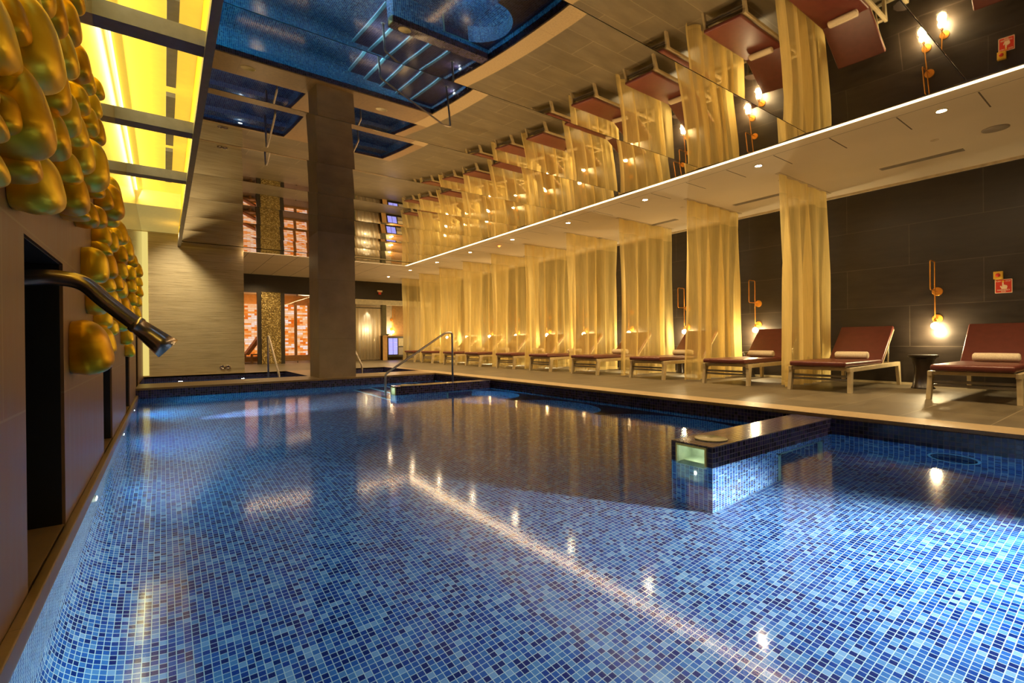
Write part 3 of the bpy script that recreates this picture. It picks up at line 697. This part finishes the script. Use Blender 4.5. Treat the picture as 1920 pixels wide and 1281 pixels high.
# lounge shell
YL = 21.0
m = MB(); m.box(1.0, 5.8, YL + 0.12, YL + 0.3, 0, 2.9); m.box(1.0, 1.15, YH + 0.25, YL + 0.12, 0, 2.9); m.box(5.7, 5.8, YH + 0.25, YL + 0.12, 0, 2.9)
o = m.build('wall_lounge', simple('peach_plaster', (0.66, 0.36, 0.14), 0.7), kind='structure')
m = MB(); m.box(1.0, 5.8, YH + 0.25, YL + 0.3, 2.62, 2.8); m.build('ceiling_lounge', M['cream'], kind='structure')
for i, (x0, x1) in enumerate(((1.7, 4.29), (4.41, 4.80))):
    m = MB(); m.box(x0, x1, YL, YL + 0.1, 0.22, 2.24)
    o = m.build('salt_brick_panel', M['salt']); tag(o, ['wide backlit orange salt brick panel in the lounge', 'narrow backlit orange salt brick panel beside the brown post'][i], 'wall panel', 'backlit salt brick panels')
m = MB(); m.box(1.6, 4.88, YL - 0.03, YL + 0.12, 0.0, 0.21); m.box(4.30, 4.40, YL - 0.03, YL + 0.1, 0.22, 2.36); m.box(4.81, 4.88, YL - 0.03, YL + 0.1, 0.22, 2.36)
m.build('trim_7', M['wood'], kind='structure')
m = MB(); m.tube([(3.5, 19.2, 2.595), (4.55, 20.2, 2.595), (5.65, 19.3, 2.595)], 0.022, 8); o = m.build('light_strip', M['led']); tag(o, 'bent warm light strip on the lounge ceiling', 'light strip')
# lounge lounger
t = thing('reclined_chair', 'tan reclining lounge chair in front of the salt bricks', 'chair', (2.40, 19.9, 0))
m = MB(); m.box(-0.75, 0.0, -0.33, 0.33, 0.22, 0.36); m.build('seat', M['pad'], t, bevel=0.03)
m = MB(); m.hexa([(-0.02, -0.33, 0.34), (0.08, -0.33, 0.28), (0.08, 0.33, 0.28), (-0.02, 0.33, 0.34)], [(0.42, -0.33, 0.98), (0.52, -0.33, 0.90), (0.52, 0.33, 0.90), (0.42, 0.33, 0.98)]); m.build('backrest', M['pad'], t, bevel=0.02)
m = MB(); m.box(-0.75, 0.35, -0.35, 0.35, 0.06, 0.22); m.build('base', M['wood'], t, bevel=0.01)
# small side box
t = thing('side_box', 'small dark open box table beside the tan chair', 'side table', (2.66, 19.2, 0))
m = MB(); m.box(-0.16, 0.16, -0.16, 0.16, 0.30, 0.34); m.build('top', M['wood'], t); 
for dx in (-0.14, 0.14):
    m = MB(); m.box(dx - 0.02, dx + 0.02, -0.16, 0.16, 0, 0.30); m.build('side_panel', M['wood'], t)
# door region
m = MB(); m.box(5.8, XW, YH, YH + 0.2, 2.17, 2.36); m.build('trim_8', simple('light_header', (0.66, 0.6, 0.42), 0.6), kind='structure')
m = MB(); m.box(5.8, 5.9, YH, YH + 0.2, 0, 2.17); m.box(6.93, 7.10, YH, YH + 0.2, 0, 2.17); o = m.build('door_1', simple('olive_frame', (0.13, 0.12, 0.06), 0.45), kind='structure')
m = MB(); m.box(5.91, 6.92, YH + 0.09, YH + 0.10, 0.02, 2.10); m.build('pane', M['pane'], o)
m = MB(); m.box(5.91, 6.92, YH + 0.02, YH + 0.05, 2.02, 2.05); m.build('track', M['glass_dark'], o)
def pleats(x0, x1, y, z0, z1, n, amp, seed, taper=0.0, steps=150, rows=14):
    rnd = random.Random(seed); m = MB(); R = []
    ph = [rnd.uniform(0, 6.3) for _ in range(4)]; fr = [n, n * 0.57, n * 1.63]
    for i in range(rows + 1):
        t = i / rows; z = z0 + (z1 - z0) * t
        row = []
        sq = 1 - taper * math.sin(PI * min(1, max(0, (1 - t) * 1.25 - 0.15)))
        for j in range(steps + 1):
            s = j / steps
            a = amp * (0.28 + 0.95 * min(1, (1 - t) * 2.2)); sg_ = lambda v: math.copysign(abs(v) ** 0.75, v)
            dy = a * (sg_(math.sin(2 * PI * fr[0] * s + ph[0] + 0.9 * math.sin(6.28 * s + ph[3]) + 0.25 * (1 - t))) + 0.5 * math.sin(2 * PI * fr[1] * s + ph[1] + (1 - t)) + 0.22 * math.sin(2 * PI * fr[2] * s + ph[2]))
            xx = x0 + (x1 - x0) * (0.5 + (s - 0.5) * sq) + 0.25 * a * math.sin(2 * PI * fr[0] * s * 2 + ph[2])
            row.append((xx, y + dy, z))
        R.append(row)
    m.grid(R); return m
m = pleats(5.93, 6.90, 0, 0.03, 2.03, 7, 0.02, 3); o = m.build('door_curtain', M['sheer_white'], loc=(0, YH + 0.25, 0)); tag(o, 'white sheer curtain behind the far glass door', 'curtain')
m = MB(); m.box(5.9, XW, YH + 0.55, YH + 0.7, 0, 2.5); m.build('wall_service', M['cream'], kind='structure')
m = MB(); m.box(7.55, 8.3, YH + 0.53, YH + 0.55, 0, 2.4); m.build('trim_9', M['wood'], kind='structure')
# counter with glass fronted fridge
t = thing('drinks_counter', 'dark counter with lit glass door fridge at the far end', 'counter', (7.35, YH + 0.1, 0))
m = MB(); m.box(-0.22, 0.75, -0.15, 0.42, 0.12, 0.93); m.build('cabinet', M['glass_dark'], t, bevel=0.004)
m = MB(); m.box(-0.42, 0.78, -0.18, 0.44, 0.93, 0.97); m.build('worktop', M['wood'], t, bevel=0.004)
m = MB(); m.box(-0.42, -0.24, -0.14, 0.42, 0.0, 0.93); m.build('end_panel', M['wood'], t)
for k in range(2):
    m = MB(); m.box(-0.19 + 0.19 * k, -0.02 + 0.19 * k, -0.162, -0.15, 0.22, 0.86); d = m.build('fridge_door', M['fridge_glow'], t)
    for q in range(3):
        mm = MB(); mm.box(-0.19 + 0.19 * k, -0.02 + 0.19 * k, -0.166, -0.162, 0.38 + 0.15 * q, 0.388 + 0.15 * q); mm.build('shelf_line', M['steel'], d)
m = MB(); m.box(0.22, 0.42, -0.160, -0.15, 0.55, 0.86); m.build('grille_panel', M['lid'], t)
m = MB(); m.box(0.22, 0.42, -0.160, -0.15, 0.2, 0.5); m.build('grille_panel', M['vent'], t)
m = MB(); m.lathe([(0.05, 0), (0.06, 0.01), (0.05, 0.02), (0.16, 0.055), (0.165, 0.06), (0.15, 0.058), (0.03, 0.028), (0.001, 0.027)], seg=24); o = m.build('fruit_bowl', M['black'], loc=(7.16, YH + 0.12, 0.97)); tag(o, 'low black bowl on the far drinks counter', 'bowl')
# fire strobe
t = thing('fire_strobe', 'red and white fire alarm strobe on the dark header', 'alarm', (6.83, YH + 0.004, 2.66))
m = MB(); m.box(-0.055, 0.055, -0.05, 0, -0.09, 0.0); m.build('alarm_body', M['signred'], t, bevel=0.008)
m = MB(); m.box(-0.10, 0.10, -0.06, 0, 0.0, 0.07); m.build('alarm_lens', M['signwhite'], t, bevel=0.012)
# red ceiling beacon
t = thing('ceiling_beacon', 'small red glowing beacon on the soffit', 'beacon', (6.62, 9.62, ZS))
m = MB(); m.lathe([(0.06, 0), (0.06, -0.015), (0.03, -0.02)], seg=20); m.build('beacon_base', M['signwhite'], t)
m = MB(); m.lathe([(0.035, -0.015), (0.035, -0.03), (0.02, -0.05), (0.001, -0.055)], seg=16); m.build('beacon_dome', M['red_glow'], t)

# ------------------------------------------------------------------ curtains
cy = [3.28 + 1.481 * k for k in range(10)]
def mkcurtain(seed, n, amp, taper):
    m = pleats(-0.82, 0.82, 0, 0.03, ZS - 0.0065, n, amp, seed, taper); return m.build('sheer_curtain', M['sheer'])
protos = [mkcurtain(11, 4.6, 0.060, 0.03), mkcurtain(23, 5.3, 0.060, 0.08), mkcurtain(37, 4.1, 0.065, 0.06)]
for i, y in enumerate(cy):
    p = protos[i % 3]
    o = p if i < 3 else p.copy()
    if i >= 3: COL.objects.link(o)
    o.location = (7.90, y, 0)
    desc = ('floor length sheer golden curtain, %s from the red emergency sign' % ORD[i]) if i < 9 else 'floor length sheer golden curtain, last one beside the drinks counter'
    tag(o, desc, 'curtain', 'sheer curtains between the loungers')
    m = MB(); m.box(-0.86, 0.86, -0.035, 0.035, -0.006, 0.0)
    tr = m.build('curtain_track', M['cream'], loc=(7.90, y, ZS)); tag(tr, 'thin ceiling track of the %s curtain from the red emergency sign' % ORD[i], 'track', 'ceiling tracks of the curtains')

# ------------------------------------------------------------------ loungers
def lounger():
    t = thing('sun_lounger', '', 'sun lounger', (7.0, 0, 0))
    W = 0.375
    for s in (-1, 1):
        yo, yi = s * W, s * (W - 0.045)
        a, b = min(yo, yi), max(yo, yi)
        m = MB(); m.hexa([(0.08, a, 0.27), (1.98, a, 0.285), (1.98, b, 0.285), (0.08, b, 0.27)], [(0.08, a, 0.325), (1.98, a, 0.345), (1.98, b, 0.345), (0.08, b, 0.325)]); m.build('side_rail', M['lframe'], t, bevel=0.004)
        sy = s * 0.0
        m = MB(); m.hexa([(0.06, a + s * 0.012, 0), (0.125, a + s * 0.012, 0), (0.125, b + s * 0.012, 0), (0.06, b + s * 0.012, 0)], [(0.10, a, 0.325), (0.19, a, 0.325), (0.19, b, 0.325), (0.10, b, 0.325)]); m.build('leg', M['lframe'], t, bevel=0.004)
        m = MB(); m.hexa([(1.93, a + s * 0.012, 0), (1.985, a + s * 0.012, 0), (1.985, b + s * 0.012, 0), (1.93, b + s * 0.012, 0)], [(1.88, a, 0.345), (1.98, a, 0.345), (1.98, b, 0.345), (1.88, b, 0.345)]); m.build('leg', M['lframe'], t, bevel=0.004)
    m = MB(); m.box(0.10, 0.17, -W, W, 0.285, 0.325); m.build('end_rail', M['lframe'], t, bevel=0.004)
    m = MB(); m.box(1.88, 1.95, -W + 0.02, W - 0.02, 0.29, 0.335); m.build('end_rail', M['lframe'], t, bevel=0.004)
    for z in (0.15, 0.195):
        m = MB(); m.box(0.11, 0.15, -W + 0.03, W - 0.03, z, z + 0.028); m.build('stretcher', M['slat'], t, bevel=0.003)
    m = MB(); m.box(0.02, 1.32, -W + 0.035, W - 0.035, 0.333, 0.402); c = m.build('seat_cushion', M['leather'], t, bevel=0.022)
    # backrest: slab hinged at x 1.25
    hx, hz, ex, ez = 1.31, 0.375, 1.82, 0.89
    d = Vector((ex - hx, 0, ez - hz)).normalized(); n = Vector((d.z, 0, -d.x))
    def bp(u, v, y): q = Vector((hx, y, hz)) + d * u + n * v; return tuple(q)
    Lb = math.hypot(ex - hx, ez - hz)
    m = MB(); w = W - 0.033
    m.hexa([bp(-0.01, 0.055, -w), bp(Lb, 0.055, -w), bp(Lb, 0.055, w), bp(-0.01, 0.055, w)], [bp(-0.01, 0, -w), bp(Lb, 0, -w), bp(Lb, 0, w), bp(-0.01, 0, w)]); m.build('backrest', M['leather'], t, bevel=0.018)
    for s in (-1, 1):
        m = MB(); y0, y1 = sorted((s * (W - 0.04), s * (W - 0.07)))
        m.hexa([bp(0, 0.085, y0), bp(Lb * 0.98, 0.085, y0), bp(Lb * 0.98, 0.085, y1), bp(0, 0.085, y1)], [bp(0, 0.058, y0), bp(Lb * 0.98, 0.058, y0), bp(Lb * 0.98, 0.058, y1), bp(0, 0.058, y1)])
        m.build('back_frame', M['lframe'], t)
    for s in (-1, 1):
        q = bp(Lb * 0.55, 0.08, s * (W - 0.05)); m = MB(); m.tube([q, (1.62, s * (W - 0.05), 0.33)], 0.010, 8); m.build('prop_bar', M['lframe'], t)
    return t
L0 = lounger()
ly = [1.29, 2.80, 4.12, 5.63, 7.22, 8.68, 10.09, 11.68, 13.03, 14.60, 15.97]
def towel():
    m = MB(); R = 0.055; rows = []
    for i, (xx, rr) in enumerate([(-0.25, 0.6), (-0.245, 0.85), (-0.232, 0.98), (-0.1, 1.0), (0.0, 1.01), (0.1, 1.0), (0.232, 0.98), (0.245, 0.85), (0.25, 0.6)]):
        rows.append([(R * rr * math.cos(2 * PI * k / 24) * 1.05, xx, R + R * rr * math.sin(2 * PI * k / 24) * 0.97) for k in range(24)])
    rows = [[(p[0], p[1] * 0.82, p[2]) for p in r_] for r_ in rows]
    m.grid(rows, closed=True); m.face(rows[0][::-1]); m.face(rows[-1])
    t = m.build('rolled_towel', M['towel'])
    for s in (-1, 1):
        sp_ = [(0.8 * R * (k / 40) * math.cos(k * 0.42), s * 0.2055, R + 0.8 * R * (k / 40) * math.sin(k * 0.42)) for k in range(3, 41)]
        q = MB(); q.tube(sp_, 0.0022, 6); q.build('spiral_edge', M['towel'], t)
    return t
T0 = towel()
for i, y in enumerate(ly):
    o = L0 if i == 0 else copy_tree(L0, (7.0, y, 0))
    o.location = (7.0, y, 0)
    where = ['right below the red emergency sign', 'in front of the first curtain'][i] if i < 2 else '%s in the row counted from the red emergency sign' % ORD[i]
    tag(o, 'oxblood cushioned metal framed sun lounger, ' + where, 'sun lounger', 'row of sun loungers along the slate wall')
    w = T0 if i == 0 else copy_tree(T0)
    w.location = (8.17, y - 0.02, 0.402)
    tag(w, 'rolled white towel on the %s lounger from the red emergency sign' % ORD[i], 'towel', 'rolled towels on the loungers')
# side tables
def stable():
    t = thing('side_table', '', 'side table', (0, 0, 0))
    m = MB(); m.lathe([(0.145, 0.43), (0.17, 0.437), (0.172, 0.462), (0.168, 0.467)], seg=12); m.build('table_top', M['table'], t)
    m = MB(); m.lathe([(0.135, 0), (0.135, 0.012), (0.118, 0.03), (0.098, 0.20), (0.096, 0.30), (0.13, 0.40), (0.15, 0.43)], seg=12); m.build('pedestal', M['table'], t)
    return t
t0 = stable()
tp = [(8.52, 2.05)] + [(8.86, max(y - 0.10, ly[i + 2] + 0.39 + 0.125)) for i, y in enumerate(cy[1:])]
for i, (x, y) in enumerate(tp):
    o = t0 if i == 0 else copy_tree(t0); o.location = (x, y, 0)
    if i:
        for ch in o.children: pass
        o.scale = (0.72, 0.72, 1)
    tag(o, 'dark wooden flared side table, ' + ('between the two loungers nearest the red emergency sign' if i == 0 else 'tucked beside the %s curtain from the red emergency sign' % ORD[i]), 'side table', 'dark side tables')

# ------------------------------------------------------------------ sconces
def sconce():
    t = thing('wall_sconce', '', 'wall lamp', (XW, 0, 0))
    xr = -0.13; xl = -0.345; r = 0.0075
    m = MB(); m.tube(arc_path([(xr, 0, 0.94), (xr, 0, 1.785), (xl, 0, 1.785), (xl, 0, 1.375), (xr, 0, 1.375)], 0.03, 5), r, 10); m.build('rod', M['brass'], t)
    for z in (1.365, 0.975):
        m = MB(); m.lathe([(0.058, -0.012), (0.062, -0.006), (0.062, 0.0)], (0, 0, z), 28, 'x'); d = m.build('wall_disc', M['brass'], t)
        m = MB(); m.tube([(-0.01, 0, z), (xr, 0, z)], 0.006, 8); m.build('arm', M['brass'], d)
    m = MB(); m.lathe([(0.016, 0.915), (0.018, 0.955), (0.008, 0.965)], (xr, 0, 0), 16); m.build('socket', M['brass'], t)
    m = MB(); m.lathe([(0.001, 0.822)] + [(0.048 * math.sin(a), 0.87 - 0.048 * math.cos(a)) for a in [0.3, 0.6, 0.9, 1.2, 1.5, 1.8, 2.1, 2.4, 2.7]] + [(0.012, 0.918)], (xr, 0, 0), 20); m.build('globe_bulb', M['bulb'], t)
    return t
s0 = sconce()
sy = [2.0, 4.57] + [4.57 + 1.50 * k for k in range(1, 9)]
for i, y in enumerate(sy):
    o = s0 if i == 0 else copy_tree(s0); o.location = (XW, y, 0)
    tag(o, 'brass loop wall lamp with glowing globe, %s from the red emergency sign' % ORD[i], 'wall lamp', 'brass wall lamps on the slate wall')
    l = bpy.data.lights.new('bulb_light', 'POINT'); l.color = (1.0, 0.76, 0.40); l.energy = 22 if i < 1 else 36; l.shadow_soft_size = 0.05
    lo = bpy.data.objects.new('bulb_light', l); COL.objects.link(lo); lo.location = (XW - 0.13, y, 0.775)
# far service sconce
o = copy_tree(s0); o.location = (7.52, YH + 0.53, 0.25); o.rotation_euler = (0, 0, -PI / 2 + PI)
tag(o, 'brass loop wall lamp above the far drinks counter', 'wall lamp')

# ------------------------------------------------------------------ soffit fittings
for k in range(-2, 9):
    y = 1.40 + 1.885 * k
    t = thing('downlight', 'small round recessed downlight in the soffit, %s from the camera end' % ORD[k + 2] if k >= 0 else 'small round recessed downlight behind the camera, %s one' % ORD[k + 2], 'downlight', (6.52, y, ZS), 'downlights in the soffit')
    m = MB(); m.lathe([(0.052, 0), (0.055, -0.006), (0.042, -0.008), (0.040, -0.002)], seg=24, caps=False); m.build('ring', M['cream'], t)
    m = MB(); m.lathe([(0.040, -0.004), (0.02, -0.006), (0.001, -0.006)], seg=20); m.build('lens', M['down'], t)
    l = bpy.data.lights.new('downlight_lamp', 'SPOT'); l.color = (1.0, 0.70, 0.34); l.energy = 75; l.spot_size = math.radians(120); l.spot_blend = 0.8; l.shadow_soft_size = 0.06
    lo = bpy.data.objects.new('downlight_lamp', l); COL.objects.link(lo); lo.location = (6.52, y, ZS - 0.03)
vents = [1.96, 4.08, 6.10, 8.1, 10.1, 12.1]
for i, y in enumerate(vents):
    t = thing('linear_vent', 'slim grey linear air vent in the soffit, %s from the camera end' % ORD[i], 'air vent', (8.10, y, ZS), 'linear vents in the soffit')
    m = MB(); m.box(-0.055, 0.055, -0.43, 0.43, -0.006, 0); m.build('vent_frame', M['vent'], t)
    m = MB(); m.box(-0.03, -0.008, -0.41, 0.41, -0.008, -0.0055); m.box(0.008, 0.03, -0.41, 0.41, -0.008, -0.0055); m.build('slot', M['slat'], t)
m = MB(); m.lathe([(0.115, 0), (0.115, -0.006), (0.10, -0.010), (0.001, -0.010)], seg=32); o = m.build('ceiling_speaker', M['vent'], loc=(7.59, 1.17, ZS)); tag(o, 'round flush speaker in the soffit near the red emergency sign', 'speaker')
for i, (x, y) in enumerate(((7.43, 1.66), (7.45, 5.1), (7.4, 3.4))):
    m = MB(); m.lathe([(0.04, 0), (0.04, -0.004), (0.03, -0.008), (0.001, -0.008)], seg=20); o = m.build('sprinkler_cover', M['cream'], loc=(x, y, ZS + 0.002)); tag(o, ['small round sprinkler cover beside the flush speaker', 'small round sprinkler cover in the soffit beyond the second curtain', 'small round sprinkler cover in the soffit near the first curtain'][i], 'sprinkler', 'sprinkler covers')
for i, (x, y) in enumerate(((3.9, 15.6), (4.9, 16.6))):
    m = MB(); m.lathe([(0.06, 0), (0.055, -0.008), (0.001, -0.008)], seg=20); o = m.build('downlight', M['signwhite'], loc=(x, y, ZS)); tag(o, ['unlit round downlight in the far soffit left of the pillar', 'unlit round downlight in the far soffit hidden by the pillar'][i], 'downlight')

# ------------------------------------------------------------------ emergency sign and stop box
def text(body, size, loc, parent, mat, name='lettering'):
    c = bpy.data.curves.new(name, 'FONT'); c.body = body; c.size = size; c.align_x = 'CENTER'; c.align_y = 'CENTER'; c.extrude = 0.0006; c.offset = 0.0006
    c.materials.append(mat)
    tmp = bpy.data.objects.new('tmp', c); me = bpy.data.meshes.new_from_object(tmp); bpy.data.objects.remove(tmp)
    o = bpy.data.objects.new(name, me); COL.objects.link(o); o.parent = parent; o.location = loc; o.rotation_euler = (PI / 2, 0, -PI / 2); return o
sg = thing('emergency_sign', 'red emergency stop sign with white border and pointing hand', 'sign', (XW, 1.327, 1.378))
def rrect(w, h, r, x, n=5):
    pts = []
    for cxx, czz, a0 in ((w / 2 - r, h / 2 - r, 0), (-w / 2 + r, h / 2 - r, 90), (-w / 2 + r, -h / 2 + r, 180), (w / 2 - r, -h / 2 + r, 270)):
        for k in range(n + 1):
            a = math.radians(a0 + 90 * k / n); pts.append((x, cxx + r * math.cos(a), czz + r * math.sin(a)))
    return pts
def plate(w, h, r, x0, x1, name, mat, parent):
    m = MB(); A = rrect(w, h, r, x0); B = rrect(w, h, r, x1); m.face(A); m.face(B[::-1])
    for i in range(len(A)): j = (i + 1) % len(A); m.face([A[i], A[j], B[j], B[i]])
    return m.build(name, mat, parent)
plate(0.165, 0.185, 0.008, 0, -0.004, 'border', M['signwhite'], sg)
plate(0.149, 0.169, 0.006, -0.002, -0.0052, 'panel', M['signred'], sg)
text('PUSH', 0.020, (-0.006, 0.047, 0.064), sg, M['signwhite']); text('STOP', 0.020, (-0.006, -0.043, 0.064), sg, M['signwhite'])
text('EMERGENCY', 0.021, (-0.006, 0, -0.053), sg, M['signwhite']); text('STOP', 0.019, (-0.006, 0, -0.072), sg, M['signwhite'])
# pointing hand pictogram (y grows to the viewer's left, so it is drawn mirrored)
hand = [(-0.030, -0.040), (0.018, -0.040), (0.026, -0.018), (0.034, -0.002), (0.030, 0.006), (0.022, 0.004), (0.015, -0.010), (0.013, 0.012), (0.013, 0.044), (0.008, 0.050), (0.002, 0.050), (-0.002, 0.044), (-0.002, 0.014), (-0.008, 0.020), (-0.015, 0.018), (-0.017, 0.010), (-0.024, 0.014), (-0.030, 0.008), (-0.035, 0.004), (-0.037, -0.010)]
m = MB(); A = [(-0.0062, y, z) for y, z in hand]; B = [(-0.005, y, z) for y, z in hand]; m.face(A); 
for i in range(len(A)): j = (i + 1) % len(A); m.face([A[i], A[j], B[j], B[i]])
m.build('hand_symbol', M['signwhite'], sg)
m = MB(); m.lathe([(0.012, -0.0052), (0.012, -0.0062)], (0, 0.005, 0.062), 16, 'x'); m.build('button_symbol', M['signyellow'], sg)
bx = thing('stop_button', 'yellow box with red push button above the red sign', 'push button', (XW, 1.372, 1.525))
m = MB(); m.box(-0.05, 0, -0.045, 0.045, -0.05, 0.05); m.build('housing', M['signyellow'], bx, bevel=0.005)
m = MB(); m.lathe([(0.022, -0.05), (0.024, -0.062), (0.018, -0.07), (0.001, -0.071)], (0, 0, 0), 24, 'x'); m.build('button', M['signred'], bx)

# ------------------------------------------------------------------ lights
UW = (0.62, 0.86, 1.0)
# underwater spots for wall lamps, plus fill added free in the water
for y in (-2.0, 0.2, 2.4, 4.6, 6.4, 8.6):
    spot('underwater_spot', (XL + 0.10, y, -0.55), (XL + (0.7 if y < 4 else 1.5), y, -0.85), 2.5 if y < 4 else (12 if y < 5 else 44), (0.08, 0.68, 1.0), 165, 0.5, 0.06)
spot('underwater_spot', (4.65, -0.6, -0.40), (3.05, 0.95, -1.05), 1300, (0.95, 0.95, 1.0), 62, 1.0, 0.10)
spot('underwater_spot', (2.9, 0.2, -0.42), (3.5, 1.85, -0.75), 16, (0.72, 0.90, 1.0), 80, 0.7, 0.08)
spot('underwater_spot', (1.5, -1.2, -0.4), (2.0, 2.5, -1.05), 4, (0.15, 0.6, 1.0), 150, 0.7, 0.08)  # fill spot added mid-pool, on no wall
spot('underwater_spot', (XL + 0.12, 7.7, -0.75), (2.6, 8.3, -1.05), 520, (0.80, 0.84, 1.0), 42, 1.0, 0.06)
spot('step_lamp', (2.98, 8.8, -0.6), (4.5, 8.8, -0.6), 14, (0.4, 0.85, 1.0), 150, 0.7, 0.05)
for y in (7.0,):
    spot('niche_fill', (3.9, y - 0.3, -0.7), (4.9, y + 0.2, -0.8), 12, (0.12, 0.6, 1.0), 130, 0.8, 0.05)  # fill spot added to brighten the seat niche
spot('divider_lamp', (2.6, 7.0, -0.55), (3.2, 7.7, -0.55), 8, (0.5, 0.8, 1.0), 140, 0.8, 0.05)
for x in (0.3, 1.7): spot('small_pool_lamp', (x, SP_Y0 + 0.06, -0.35), (x, SP_Y1, -0.6), 7, (0.5, 0.6, 1.0), 140, 0.7, 0.05)
spot('small_pool_lamp', (4.3, SP_Y0 + 0.06, -0.35), (4.3, SP_Y1, -0.6), 6, (0.5, 0.75, 1.0), 140, 0.7, 0.05)
# coffer cove
area('coffer_lamp', (XL + 0.06, 4.7, ZK - 0.10), (0, math.radians(-70), 0), 0.16, 17.0, 62, (1.0, 0.82, 0.24))
spot('wall_fill', (0.1, 12.1, 3.20), (0.9, YC, 1.2), 110, (1.0, 0.80, 0.45), 110, 1.0, 0.08)  # fill spot added to brighten the far stone wall
# groove glow: long thin lamps that accompany the visible strip
for k in range(12): area('groove_lamp', (5.84, Y0 + 0.72 + 1.44 * k, ZM + 0.004), (0, 0, 0), 0.085, 1.40, 7, (1.0, 0.68, 0.34))
for k in range(3): area('groove_lamp', (2.3 + 1.4 * k, 13.37, ZM + 0.004), (0, 0, 0), 1.36, 0.05, 6, (1.0, 0.68, 0.34))
# far soffit fill, lounge and service lamps
for x, y, e in ((2.2, 15.0, 60), (3.9, 15.6, 60), (4.9, 16.6, 60), (2.6, 17.2, 60)): spot('far_fill', (x, y, ZS - 0.03), (x, y, 0), e, (1.0, 0.70, 0.34), 150, 0.6, 0.05)  # fill spots added under the far soffit to light the far end
point('lounge_lamp', (3.0, 20.0, 2.2), 16, (1.0, 0.55, 0.18), 0.1)
spot('service_lamp', (6.42, YH + 0.15, 2.0), (6.42, YH + 0.21, 0), 16, (1.0, 0.86, 0.64), 70, 0.5, 0.03)
point('service_lamp', (6.4, YH + 0.42, 1.2), 5, (1.0, 0.85, 0.6), 0.05)
point('service_lamp', (7.4, YH + 0.3, 1.25), 6, (1.0, 0.7, 0.35), 0.05)

w = bpy.data.worlds.new('world'); S.world = w; w.use_nodes = True
w.node_tree.nodes['Background'].inputs[0].default_value = (0.9, 0.6, 0.35, 1); w.node_tree.nodes['Background'].inputs[1].default_value = 0.02

# ------------------------------------------------------------------ camera
cam = bpy.data.cameras.new('camera'); co = bpy.data.objects.new('camera', cam); COL.objects.link(co)
cam.sensor_width = 36; cam.lens = 900.3 / 1920 * 36; cam.clip_start = 0.05; cam.clip_end = 200
yaw, pitch, roll = [math.radians(a) for a in (35.94, -0.107, -0.577)]
f = Vector((math.sin(yaw) * math.cos(pitch), math.cos(yaw) * math.cos(pitch), math.sin(pitch)))
r = Vector((math.cos(yaw), -math.sin(yaw), 0)); u = r.cross(f)
r2 = math.cos(roll) * r + math.sin(roll) * u; u2 = -math.sin(roll) * r + math.cos(roll) * u
mw = Matrix.Identity(4)
for i in range(3): mw[i][0] = r2[i]; mw[i][1] = u2[i]; mw[i][2] = -f[i]
mw[2][3] = 0.72
co.matrix_world = mw
S.camera = co
